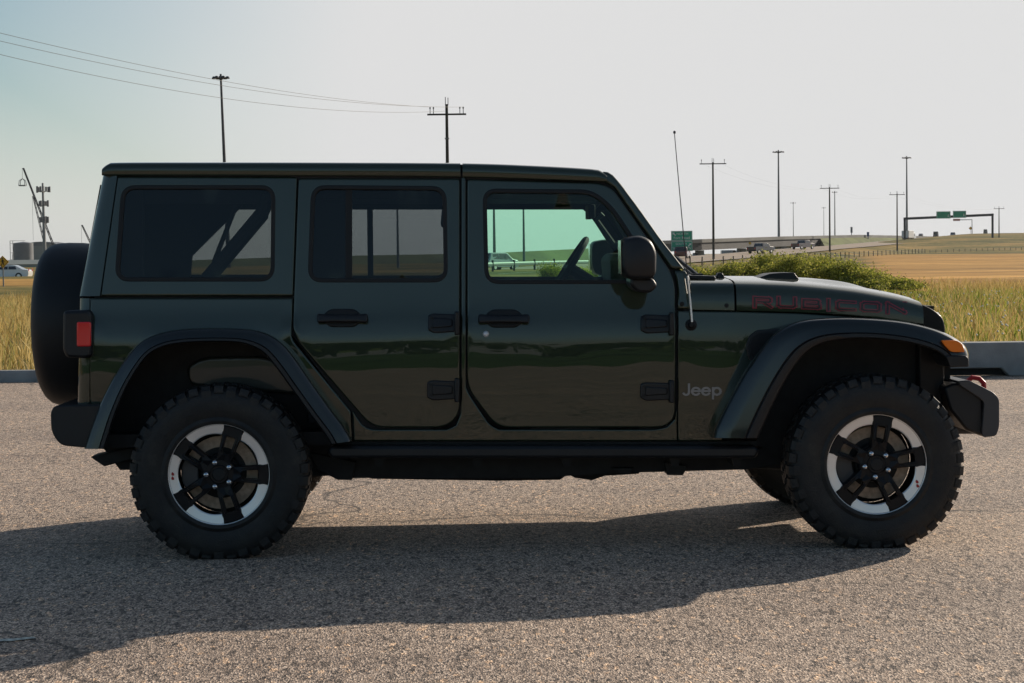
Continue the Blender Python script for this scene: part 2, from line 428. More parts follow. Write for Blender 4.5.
# faded white paint scrap at the near left
pm = mat('worn_white_paint', (.45, .47, .42), rough=.8, var=.5, vscale=60)
q = [at(-30, 640, 7), at(34, 637, 7), at(36, 639.5, 7), at(-30, 643, 7)]
def ongr(px, py, z=0):
    v = ray(px, py); return Vector((0, 0, CAMZ)) + v * ((z - CAMZ) / v.z)
q = [ongr(-30, 641), ongr(10, 639.6), ongr(33, 637.6), ongr(36, 639), ongr(12, 642), ongr(-30, 643.5)]
ms = MB(); ms.add([(p.x, p.y, .004) for p in q], [tuple(range(6))]); tag(ms.build('paint_mark', pm, smooth=False), kind='structure')

concrete = mat('concrete', (.30, .30, .295), rough=.85, var=.22, vscale=4, bump=.4, bscale=50)
# low curb along the far edge of the lot
cb = MB(); cb.prism([(-.09, 0), (.09, 0), (.09, .10), (.07, .13), (-.07, .13), (-.09, .10)], -40, 4.3, 'x')
o = cb.build('curb', concrete, loc=(0, lot_far(0), 0), rot=(0, 0, math.atan(-.045))); tag(o, kind='structure')
# concrete barrier blocks
def barrier(x0, x1, slot):
    h = .365
    m = MB()
    s0, s1 = slot
    m.prism([(x0, 0), (s0, 0), (s0+.0, .088), (s1 - .09, .088), (s1, 0), (x1, 0), (x1, h - .02), (x1 - .02, h), (x0 + .02, h), (x0, h - .02)], -.02, .28)
    o = m.build('concrete_barrier', concrete, bevel=.012, angle=30)
    q = MB(); q.box((s0-.05, .12, .004), (s1+.05, .14, .11)); q.build('slot_shade_plate', under, o, smooth=False); return o  # black plate added behind the slot, standing in for the shade inside it
bx = lambda px: at(px, 378, 21.3).x
yb = at(980, 378, 21.2).y
o = barrier(bx(862), bx(1175), (bx(925), bx(1007))); o.location = (0, yb, 0)
tag(o, 'long low grey concrete barrier beyond the front bumper, with a dark slot under it', 'barrier')
o = barrier(bx(560), bx(858), (bx(640), bx(720))); o.location = (0, yb + .12, 0)
tag(o, 'grey concrete barrier block mostly hidden behind the engine bay and wheel arch', 'barrier')

# ------------------------------------------------------------------ highway, overpass
roadm = mat('highway_asphalt', (.33, .25, .18), rough=.9, var=.15, vscale=.3)
Ys = np.concatenate([np.linspace(-200, 150, 20), np.linspace(150, 1400, 140)])
V = []; 
for Y in Ys:
    x = float(road_x(Y)); z = float(road_z(Y)) + .02
    V += [(x - 7.5, Y, z), (x + 7.5, Y, z)]
Fq = [(2*i, 2*i+1, 2*i+3, 2*i+2) for i in range(len(Ys)-1)]
tag(np_mesh('highway', V, Fq, roadm, smooth=True), kind='structure')
linem = mat('road_line_paint', (.7, .7, .68), rough=.8)
V = []; Fq = []
for off in (-6.9, 6.9):
    n0 = len(V)
    for Y in Ys[20:]:
        x = float(road_x(Y)) + off; z = float(road_z(Y)) + .035
        V += [(x - .1, Y, z), (x + .1, Y, z)]
    Fq += [(n0+2*i, n0+2*i+1, n0+2*i+3, n0+2*i+2) for i in range(len(Ys)-21)]
tag(np_mesh('highway_edge_lines', V, Fq, linem), kind='structure')

# embanked road with a bridge section, behind the highway
opx = [(300, 252.5, 430), (487, 249.5, 470), (600, 244.5, 520), (655, 241.0, 545), (700, 239.3, 560), (780, 236.6, 620), (858, 235, 700), (930, 236.5, 800)]
OP = [at(a, c, d) for a, c, d in opx]
grassy = mat('embankment_grass', (.13, .15, .05), rough=.95, var=.4, vscale=.12)
def embank(pts, name, label):
    m = MB(); vs = []; k = len(pts)
    for p in pts:
        g = -1.0
        hgt = max(p.z - g, .5)
        vs += [(p.x, p.y - 6 - hgt * 3.0, g), (p.x, p.y - 6, p.z - .9), (p.x, p.y + 10, p.z - .9), (p.x, p.y + 10 + hgt * 2, g)]
    fs = [(4*i+j, 4*i+4+j, 4*i+5+j, 4*i+1+j) for i in range(k-1) for j in range(3)]
    m.add(vs, fs + [(0, 1, 2, 3), (4*k-4, 4*k-1, 4*k-2, 4*k-3)])
    o = m.build(name, grassy, smooth=False); tag(o, kind='structure'); return o
OP0 = at(100, 259, 400)
embank([OP0, OP[0], OP[1], OP[2], OP[3]], 'embankment', '')
emr = embank([OP[5].lerp(OP[6], .45), OP[6], OP[7], at(985, 239.5, 900)], 'embankment', '')
deckm = mat('bridge_concrete', (.17, .17, .165), rough=.85, var=.25, vscale=.1)
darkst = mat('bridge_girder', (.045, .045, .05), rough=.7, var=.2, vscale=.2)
br = empty('overpass_bridge', (OP[3].x, OP[3].y, 0), label='long grey road overpass crossing behind the hood and the green direction sign', cat='bridge')
def strip(pts, zo0, zo1, y0, y1):
    m = MB(); vs = []
    for p in pts:
        q = (p.x - OP[3].x, p.y - OP[3].y, p.z)
        vs += [(q[0], q[1]+y0, q[2]+zo0), (q[0], q[1]+y0, q[2]+zo1), (q[0], q[1]+y1, q[2]+zo1), (q[0], q[1]+y1, q[2]+zo0)]
    k = len(pts)
    m.add(vs, [(4*i+j, 4*i+4+j, 4*i+4+(j+1)%4, 4*i+(j+1)%4) for i in range(k-1) for j in range(4)] + [(0,1,2,3), (4*k-4,4*k-3,4*k-2,4*k-1)])
    return m
strip(OP[2:8], -1.0, 0, -6, 10).build('parapet', deckm, br, smooth=False)
OPM = OP[5].lerp(OP[6], .45)
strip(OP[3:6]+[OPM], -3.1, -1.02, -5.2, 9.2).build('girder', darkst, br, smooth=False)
for p in (OP[4], (OP[4]+OP[5])/2, OP[5]):
    m = MB(); q = (p.x - OP[3].x, p.y - OP[3].y)
    m.box((q[0]-.7, q[1]-4.5, -.5), (q[0]+.7, q[1]+8, p.z-3.15)); m.build('pier', deckm, br, smooth=False)
embank_slope = MB()

# ------------------------------------------------------------------ poles, masts, wires
wood = mat('weathered_pole_wood', (.045, .045, .038), rough=.9, var=.3, vscale=6)
galv = mat('galvanised_steel', (.20, .21, .22), rough=.5, metal=.4, var=.1)
dkmetal = mat('dark_metal', (.04, .045, .055), rough=.5, metal=.3)
porcelain = mat('insulator_grey', (.12, .13, .15), rough=.3)
TOPZ = {}
def utility_pole(px, ytop, d, label, arm=1.62, lean=0.0):
    top = at(px, ytop, d); x, y = top.x, top.y; g = float(gz(x, y)) - .3
    e = empty('utility_pole', (x, y, g), label=label, cat='utility pole', group='wooden power poles along the highway')
    h = top.z - g - .6
    e.rotation_euler = (0, lean, 0)
    MB().tube([(0,0,0), (0,0,h*.5), (0,0,h)], .19, 10, .12).build('pole', wood, e)
    az = h - (.85 if d < 200 else .22)
    rz = .45
    a = MB()
    ca = math.cos(rz)
    a.box((-arm/ca, -.16, az-.07), (arm/ca, -.04, az+.07)); a.build('crossarm', wood, e)
    for sx in (-1, 1):
        for dx in (0, .28 if d < 200 else 0):
            if dx == 0 or d < 200:
                m = MB(); m.tube([(sx*(arm-.08-dx), -.1, az+.05), (sx*(arm-.08-dx), -.1, az+.62)], .035, 6)
                m.lathe([(0, .45), (.06, .47), (.06, .6), (0, .64)], 8, (sx*(arm-.08-dx), -.1, az), 'z'); m.build('insulator', porcelain, e)
    m = MB(); m.tube([(-.1, 0, h-.1), (-.1, 0, h+.6)], .035, 6); m.tube([(.12, 0, h-.1), (.12, 0, h+.55)], .035, 6); m.build('insulator', porcelain, e)
    if d < 200:
        MB().lathe([(.2, 0), (.2, .1)], 10, (0, 0, h-2.9), 'z').build('band', galv, e)
    return e, h, g
P = []
P.append(utility_pole(446.5, 97, 164, 'tall wooden power pole with a crossarm rising above the middle of the car roof', 1.46))
P.append(utility_pole(712.8, 158, 278, 'wooden power pole standing just right of the green direction sign', 1.70))
P.append(utility_pole(829.5, 184, 379, 'wooden power pole standing in front of the grassy slope behind the middle of the hood', 1.70))
P.append(utility_pole(897, 191, 443, 'wooden power pole just left of the sign gantry and the tall mast', 1.6))
P.append(utility_pole(999, 206, 608, 'rightmost wooden power pole beside the right leg of the sign gantry', 1.5))
wirem = mat('wire_black', (.03, .03, .03), rough=.5)
# the next pole of the line stands out of frame to the left
Aend = [(-1.4, 0), (1.4, 0), (0, .9)]
p1 = P[0][0].location; h1 = P[0][1]; g1 = P[0][2]
ends = {}
targets = [((0, 33), (428.5, 107)), ((0, 41), (464, 107)), ((0, 54.5), (446, 111))]
lab = ['uppermost of the overhead wires crossing the sky at the upper left', 'middle one of the overhead wires crossing the sky at the upper left', 'lowest of the overhead wires crossing the sky at the upper left']
for k, (a, c) in enumerate(targets):
    A = at(a[0], a[1], 98); E_ = at(c[0], c[1], 164); mid = at(221, (77, 85, 96)[k] + 1.5, 122)
    # parabola through three points, parameter = y
    yv = np.array([A.y, mid.y, E_.y]); cz = np.polyfit(yv, [A.z, mid.z, E_.z], 2); cxx = np.polyfit(yv[[0, 2]], [A.x, E_.x], 1)
    pts = [(np.polyval(cxx, Y), Y, np.polyval(cz, Y)) for Y in np.linspace(50, E_.y, 40)]
    o = MB().tube(pts, .013, 5).build('overhead_wire', wirem); tag(o, lab[k], 'wire', 'overhead wires between the power poles')
for (sx, nm) in ((-1.3, 'left'), (1.3, 'right')):
    for k in range(1, 4):
        a = P[k]; c = P[k+1]
        A = Vector(a[0].location) + Vector((sx, -.1, a[1]-.3)); B = Vector(c[0].location) + Vector((sx, -.1, c[1]-.3))
        pts = [A.lerp(B, s) - Vector((0, 0, 5.5*s*(1-s))) for s in np.linspace(0, 1, 16)]
        o = MB().tube(pts, .006, 4).build('overhead_wire', wirem)
        tag(o, 'thin %s wire from the %s wooden pole right of the green sign to the next' % (nm, ['first', 'second', 'third'][k-1]), 'wire', 'overhead wires between the power poles')

def mast(px, ytop, d, label, heads=6, hw=1.25, r=.32, pxb=None, matl=galv):
    top = at(px, ytop, d); base = at(pxb or px, 256, d)
    x, y = base.x, base.y; g = float(gz(x, y)) - .3
    e = empty('light_mast', (x, y, g), label=label, cat='light mast', group='tall highway light masts')
    h = top.z - g; dx = (top.x - base.x) / (top.z - base.z) * h if pxb else 0
    MB().tube([(0, 0, 0), (dx*.5, 0, h*.5), (dx, 0, h)], r, 10, r*.45).build('pole', matl, e)
    ring = MB()
    ring.lathe([(.25, h-1.0), (.45, h-.9), (.45, h-.5), (.2, h-.3)], 12, (dx, 0, 0), 'z')
    for k in range(heads):
        an = 2*math.pi*k/heads
        ring.tube([(dx, 0, h-.7), (dx+hw*math.cos(an), hw*math.sin(an), h-.6)], .06, 5)
    ring.build('lamp_ring', dkmetal, e)
    for k in range(heads):
        an = 2*math.pi*k/heads; c = (dx+hw*math.cos(an), hw*math.sin(an))
        MB().lathe([(0, .22), (.22, .18), (.42, -.1), (.36, -.22), (0, -.2)], 10, (c[0], c[1], h-.6), 'z').build('lamp_head', dkmetal, e)
    return e
mast(221, 74, 340, 'tall leaning light mast with a ring of lamps above the rear of the car roof', r=.40, pxb=228.7, matl=dkmetal, hw=1.15)
mast(779, 150, 625, 'tall grey light mast above the hood, between two wooden poles', r=.46, hw=1.5)
mast(907, 156, 680, 'tall grey light mast rising behind the left leg of the sign gantry', r=.42, hw=1.3)
mast(793.5, 202, 1300, 'small faint light mast just right of the tall grey mast above the hood', 4, 1.5, r=.35)
mast(835, 191, 1100, 'thin faint light mast just right of the wooden pole behind the hood', 4, 1.2, r=.45)
mast(824, 207, 1500, 'faintest distant light mast left of the wooden pole behind the hood', 4, 1.2, r=.3)
mast(524, 158+20, 300, 'light mast seen through the front door window, right of the other one', 4, 1.1, r=.22)
mast(494.5, 178, 290, 'light mast seen at the left edge of the front door window', 4, 1.1, r=.26)
mast(398, 180, 260, 'light mast seen through the rear door window', 4, 1.1, r=.2)
# small bits on the far ridge
def small_post(name, px, y0, y1, d, wpx, m_, label, cat):
    a = at(px, y0, d); c = at(px, y1, d); r_ = wpx * d / F / 2
    m = MB(); hgt = a.z - c.z + .5
    m.box((-r_*.35, -r_*.35, 0), (r_*.35, r_*.35, hgt*.55)); m.box((-r_, -r_*.5, hgt*.5), (r_, r_*.5, hgt))
    o = m.build(name, m_, smooth=False, loc=(a.x, a.y, c.z-.5)); tag(o, label, cat); return o
bluem = mat('blue_panel', (.05, .10, .25), rough=.5)
small_post('utility_cabinet', 851.5, 227, 237, 700, 2.0, galv, 'small grey post box on the far ridge behind the hood', 'utility box')
small_post('information_sign', 868, 232, 239, 700, 2.2, bluem, 'small blue sign on the far ridge left of the gantry', 'sign')

# ------------------------------------------------------------------ signs
signgreen = mat('sign_green', (.015, .34, .20), rough=.45, var=.08, vscale=1)
signwhite = mat('sign_white', (.72, .74, .72), rough=.5)
signyellow = mat('sign_yellow', (.75, .42, .02), rough=.5)
blackm = mat('matt_black', (.01, .01, .01), rough=.7)
def text_mesh(s, size, ext=0.0, offset=0.0, bold=False, sx=1.0, space=1.0):
    cu = D.curves.new('txt', 'FONT'); cu.body = s; cu.size = size; cu.extrude = ext; cu.offset = offset
    cu.align_x = 'CENTER'; cu.align_y = 'CENTER'; cu.space_character = space; cu.resolution_u = 6
    o = D.objects.new('txt', cu); C.objects.link(o)
    bpy.context.view_layer.update()
    me = D.meshes.new_from_object(o.evaluated_get(bpy.context.evaluated_depsgraph_get()))
    D.objects.remove(o); D.curves.remove(cu); me.materials.clear()
    return me
def flat_text(s, size, loc, parent, m_, name='lettering', sx=1.0, ext=.01):
    me = text_mesh(s, size, ext)
    for v in me.vertices: v.co = (v.co.x*sx, -v.co.z, v.co.y)
    return link(name, me, m_, parent, False, loc=loc)
def arrow(parent, loc, ang, L, m_):
    pts = [(-.12, -.5), (.12, -.5), (.12, .1), (.34, .1), (0, .5), (-.34, .1), (-.12, .1)]
    ca, sa = math.cos(ang), math.sin(ang)
    m = MB(); m.prism([(L*(x*ca - z*sa), L*(x*sa + z*ca)) for x, z in pts], -.012, 0); return m.build('arrow', m_, parent, smooth=False, loc=loc)
d = 290
a = at(671, 231, d); c = at(692.5, 251, d)
g = float(gz(a.x, d)); cxs = (a.x + c.x)/2; hw_ = (c.x - a.x)/2
e = empty('direction_sign', (cxs, d, g), label='green highway direction sign with two stacked panels seen beside the windshield pillar', cat='road sign')
zt = a.z - g; zb = c.z - g; zm = (zt+zb)/2
for nm, z0, z1 in (('panel', zm+.03, zt), ('panel', zb, zm-.03)):
    p = MB(); p.box((-hw_, -.05, z0), (hw_, 0, z1)); p = p.build('sign_panel', signgreen, e, smooth=False)
    m = MB(); b_ = .05
    for q in (((-hw_+.05, z0+.05), (hw_-.05, z0+.05+b_)), ((-hw_+.05, z1-.05-b_), (hw_-.05, z1-.05)), ((-hw_+.05, z0+.05+b_), (-hw_+.05+b_, z1-.05-b_)), ((hw_-.05-b_, z0+.05+b_), (hw_-.05, z1-.05-b_))):
        m.box((q[0][0], -.062, q[0][1]), (q[1][0], -.0505, q[1][1]))
    m.build('border', signwhite, p, smooth=False)
zu = (zm+zt)/2; zl = (zm+zb)/2; hh = (zt-zm)
flat_text('NORTH', hh*.30, (.1, -.055, zu+hh*.20), e, signwhite, sx=1.1)
flat_text('Fort Road', hh*.36, (.0, -.055, zu-hh*.20), e, signwhite, sx=1.1)
flat_text('SOUTH', hh*.30, (-.1, -.055, zl+hh*.20), e, signwhite, sx=1.1)
flat_text('Sherwood Pk', hh*.34, (.0, -.055, zl-hh*.22), e, signwhite, sx=1.0)
arrow(e, (-hw_*.72, -.055, zu+hh*.2), R(45), hh*.42, signwhite)
arrow(e, (hw_*.74, -.055, zl+hh*.12), R(-45), hh*.42, signwhite)
for sx in (-.55, .55):
    m = MB(); m.box((sx*hw_-.09, .0, -.3), (sx*hw_+.09, .16, zt-.1)); m.build('post', galv, e, smooth=False)
# gantry
d = 600
L_ = at(904.6, 217.5, d); Rr = at(992.5, 213.5, d)
gxm = (L_.x + Rr.x)/2
gl_ = float(gz(L_.x, d)); gr_ = float(gz(Rr.x, d)); g = min(gl_, gr_)-.5
e = empty('sign_gantry', (gxm, d, g), label='steel gantry spanning the far highway, carrying two green signs', cat='sign gantry')
hwg = (Rr.x - L_.x)/2; zt = (L_.z+Rr.z)/2 - g
for sx, z_ in ((-1, L_.z-g), (1, Rr.z-g)):
    m = MB(); m.box((sx*hwg-.28, -.28, 0), (sx*hwg+.28, .28, z_)); m.build('post', dkmetal, e, smooth=False)
m = MB(); m.add([(-hwg-.3, -.3, L_.z-g-.75), (hwg+.3, -.3, Rr.z-g-.75), (hwg+.3, .3, Rr.z-g-.75), (-hwg-.3, .3, L_.z-g-.75), (-hwg-.3, -.3, L_.z-g), (hwg+.3, -.3, Rr.z-g), (hwg+.3, .3, Rr.z-g), (-hwg-.3, .3, L_.z-g)],
    [(0,3,2,1),(4,5,6,7),(0,1,5,4),(1,2,6,5),(2,3,7,6),(3,0,4,7)]); m.build('beam', dkmetal, e, smooth=False)
for x0, x1, y0, y1 in ((936, 950, 211.5, 218.5), (952.6, 965.6, 211, 217.8)):
    A = at(x0, y0, d); B = at(x1, y1, d)
    p = MB(); p.box((A.x-gxm, -.7, B.z-g), (B.x-gxm, -.45, A.z-g)); p = p.build('sign_panel', signgreen, e, smooth=False)
    m = MB(); u0, u1, v0, v1 = A.x-gxm+.1, B.x-gxm-.1, B.z-g+.1, A.z-g-.1
    for q in ((u0, v0, u1, v0+.09), (u0, v1-.09, u1, v1), (u0, v0+.09, u0+.09, v1-.09), (u1-.09, v0+.09, u1, v1-.09)): m.box((q[0], -.72, q[1]), (q[2], -.701, q[3]))
    m.build('border', signwhite, p, smooth=False)
    arrow(p, (u1-.6, -.705, v0+.75), R(180), .8, signwhite)
# second smaller gantry arm and small signs down the road
d = 900
A = at(963, 219.8, d); B = at(972, 219.8, d)
e = empty('overhead_sign_arm', (B.x, d, float(gz(B.x, d))), label='small cantilever sign arm with a red and white board, seen under the gantry', cat='road sign')
hh = A.z - e.location.z
m = MB(); m.tube([(0,0,0), (0,0,hh), (-(B.x-at(954,220,d).x), 0, hh)], .22, 6); m.build('post', galv, e)
m = MB(); m.box((-(B.x-at(953,220,d).x), -.3, hh-.5), (-(B.x-at(960,220,d).x), -.24, hh+.5)); m.build('sign_panel', mat('red_white_sign', (.55, .25, .22), rough=.6), e, smooth=False)
def diamond_sign(px, py, d, half, label, name='warning_sign', base=None):
    a = at(px, py, d); g = float(gz(a.x, a.y)) if base is None else base
    e = empty(name, (a.x, a.y, g), label=label, cat='road sign')
    z = a.z - g
    MB().tube([(0, .03, -.2), (0, .03, z+half*.6)], max(.04, half*.08), 6).build('post', galv, e)
    m = MB(); m.prism([(0, z-half), (half, z), (0, z+half), (-half, z)], -.03, 0); m.build('sign_plate', signyellow, e, smooth=False)
    h2 = half*.9; h3 = half*.82
    m = MB()
    for s in ((1, 1), (1, -1), (-1, 1), (-1, -1)):
        m.add([(0, -.034, z+s[1]*h2), (s[0]*h2, -.034, z), (s[0]*h3, -.034, z), (0, -.034, z+s[1]*h3)], [(0, 1, 2, 3)])
    m.build('border', blackm, e, smooth=False)
    return e, z, half
e, z, hf = diamond_sign(2.8, 262, 112, .36, 'yellow diamond pedestrian warning sign on a post at the left edge')
m = MB()
m.lathe([(0, -.004), (hf*.12, -.004), (hf*.12, 0), (0, 0)], 12, (-.02, -.036, z+hf*.5))
for poly in ([(-.10,.32),(.08,.36),(.14,-.02),(-.08,-.06)], [(-.08,-.05),(.06,-.05),(-.14,-.55),(-.26,-.52)], [(.02,-.04),(.14,-.04),(.26,-.5),(.14,-.54)], [(.05,.3),(.12,.3),(.34,.05),(.28,0)], [(-.1,.3),(-.02,.3),(-.24,-.02),(-.32,.03)]):
    m.prism([(hf*x, z+hf*y) for x, y in poly], -.04, -.034)
m.build('walking_symbol', blackm, e, smooth=False)
diamond_sign(750, 243.3, 420, .36, 'small orange diamond sign in front of the overpass')
diamond_sign(970.5, 228.3, 900, .85, 'small yellow warning sign under the right half of the gantry')

# ------------------------------------------------------------------ far left: tower, cranes, tank, shed
d = 700
e0_ = at(45, 262, d); tz = at(44.3, 183, d).z
e = empty('cell_tower', (e0_.x, d, -.5), label='slim antenna tower carrying three clusters of panels at the far left', cat='antenna tower')
H = tz + .5
MB().tube([(0,0,0), (-.1,0,H*.5), (-.2,0,H)], .75, 8, .35).build('pole', galv, e)
for zc, rr, n_ in ((H-2.2, 2.2, 7), (H-7.2, 1.5, 5), (H-13, 1.4, 5)):
    m = MB()
    m.tube([(-rr, 0, zc-.8), (rr, 0, zc-.8)], .12, 5); m.tube([(0, -rr, zc-.8), (0, rr, zc-.8)], .12, 5)
    pl = m.build('antenna_frame', galv, e)
    for k in range(n_):
        an = 2*math.pi*k/n_; c = (rr*math.cos(an), rr*math.sin(an)); s_ = random.uniform(.7, 1.2)
        q = MB(); q.box((c[0]-.32, c[1]-.2, zc-1.3*s_), (c[0]+.32, c[1]+.2, zc+1.1*s_)); q.build('antenna_panel', mat('antenna_grey', (.16, .16, .17), rough=.6) if k == 0 else D.materials['antenna_grey'], pl, smooth=False)
cranem = mat('crane_dark', (.035, .04, .05), rough=.6)
def crane(p0, p1, d, label, box=None, r=.35):
    A = at(*p0, d); B = at(*p1, d)
    e = empty('crane', (A.x, d, 0), label=label, cat='crane')
    a = Vector((0, 0, A.z)); c = Vector((B.x-A.x, 0, B.z))
    m = MB()
    for o_ in ((-.3, 0), (.3, 0)):
        m.tube([a + Vector((o_[0], 0, 0)), c + Vector((o_[0]*.6, 0, 0))], r*.55, 4)
    for k in range(14):
        m.tube([a.lerp(c, k/14) + Vector((-.3 if k % 2 else .3, 0, 0)), a.lerp(c, (k+1)/14) + Vector((.3 if k % 2 else -.3, 0, 0))], .08, 3)
    m.build('boom', cranem, e)
    b2 = MB(); b2.box((-2, -1.5, -.5), (2.5, 1.5, 2.4)); b2.box((-3, -1.6, -1.0), (3.2, 1.6, .2)); b2.build('cab', cranem, e)
    if box:
        q = at(*box, d); z0 = c.z; zb_ = q.z
        m = MB(); m.tube([(c.x-.4, 0, z0), (q.x-A.x, 0, zb_+1.6)], .06, 4); m.build('cable', cranem, e)
        m = MB(); x_ = q.x-A.x; s_ = 1.2
        for sx in (-1, 1):
            for sy in (-1, 1): m.tube([(x_+sx*s_, sy*s_, zb_-1.0), (x_+sx*s_*.8, sy*s_*.8, zb_+.9), (x_, 0, zb_+1.7)], .13, 4)
        m.box((x_-s_, -s_, zb_-1.2), (x_+s_, s_, zb_-.75)); m.build('man_basket', galv, e)
    else:
        m = MB(); m.tube([(c.x-.3, 0, c.z), (c.x-.3, 0, c.z-18)], .05, 4); m.build('cable', cranem, e)
    return e
crane((60, 262), (23.3, 168), 750, 'tall crane at far left with a basket hanging from its boom tip', (22.5, 183))
crane((49, 262), (33, 196), 800, 'shorter thinner crane at far left beside the antenna tower', r=.28)
d = 800
crane((92, 246), (82, 225), 800, 'small crane boom peeking out between spare wheel and car body', r=.3)
# storage tank with stairs + long domed roof
tankm = mat('tank_grey', (.13, .14, .155), rough=.6, var=.15, vscale=.2)
d = 1000
A = at(13.5, 243.5, d); B = at(33.5, 262, d); rt = (B.x-A.x)/2
e = empty('storage_tank', ((A.x+B.x)/2, d, -1), label='round grey storage tank behind the yellow sign at the far left', cat='tank')
hT = A.z+1
MB().lathe([(rt, 0), (rt, hT), (rt*.96, hT+.2), (0, hT+.9)], 28, ax='z').build('shell', tankm, e, angle=30)
m = MB()
for k in range(5): m.tube([(-rt-1.2 + k*.3, -.5, hT*k/5), (-rt-1.2+k*.3+.3, -.5, hT*(k+1)/5)], .12, 4); 
for x_ in (-rt-1.6, -rt-.2): m.tube([(x_, -.6, 0), (x_, -.6, hT+1.5)], .14, 4)
for z_ in (hT*.3, hT*.6, hT, hT+1.4): m.tube([(-rt-1.6, -.6, z_), (rt*.2, -.6-rt*.0, z_)], .07, 4) if z_ > hT*.9 else m.tube([(-rt-1.6, -.6, z_), (-rt-.2, -.6, z_)], .08, 4)
m.build('stair_tower', dkmetal, e)
shedm = mat('shed_wall', (.20, .22, .21), rough=.7, var=.12, vscale=.1)
d = 1050
A = at(24, 246, d); B = at(58, 262, d)
e = empty('arched_hall', ((A.x+B.x)/2, d, -1), label='large pale hall with an arched roof behind the grey tank', cat='building')
hw_ = (B.x-A.x)/2; hT = A.z+1
m = MB(); m.box((-hw_, 0, 0), (hw_, 30, hT)); m.build('wall', shedm, e, smooth=False)
m = MB(); m.prism([(-hw_*1.01, hT+.02)] + [(hw_*1.01*math.cos(math.pi*(1-k/10)), hT+.02+2.2*math.sin(math.pi*k/10)) for k in range(1, 10)] + [(hw_*1.01, hT+.02)], -.3, 30.3); m.build('roof', tankm, e, angle=30)
d = 520
A = at(-60, 263.5, d); B = at(66, 270, d)
e = empty('long_shed', ((A.x+B.x)/2, d, -1), label='long low pale shed stretching behind the white car', cat='building')
hw_ = (B.x-A.x)/2
m = MB(); m.box((-hw_, 0, 0), (hw_, 14, A.z+.5)); m.build('wall', mat('shed_green', (.28, .32, .28), rough=.8, var=.1, vscale=.1), e, smooth=False)
m = MB(); m.prism([(-.4, A.z+.52), (7, A.z+1.7), (14.4, A.z+.52)], -hw_-.3, hw_+.3, 'x'); m.build('roof', mat('shed_roof', (.22, .25, .23), rough=.7), e, smooth=False)
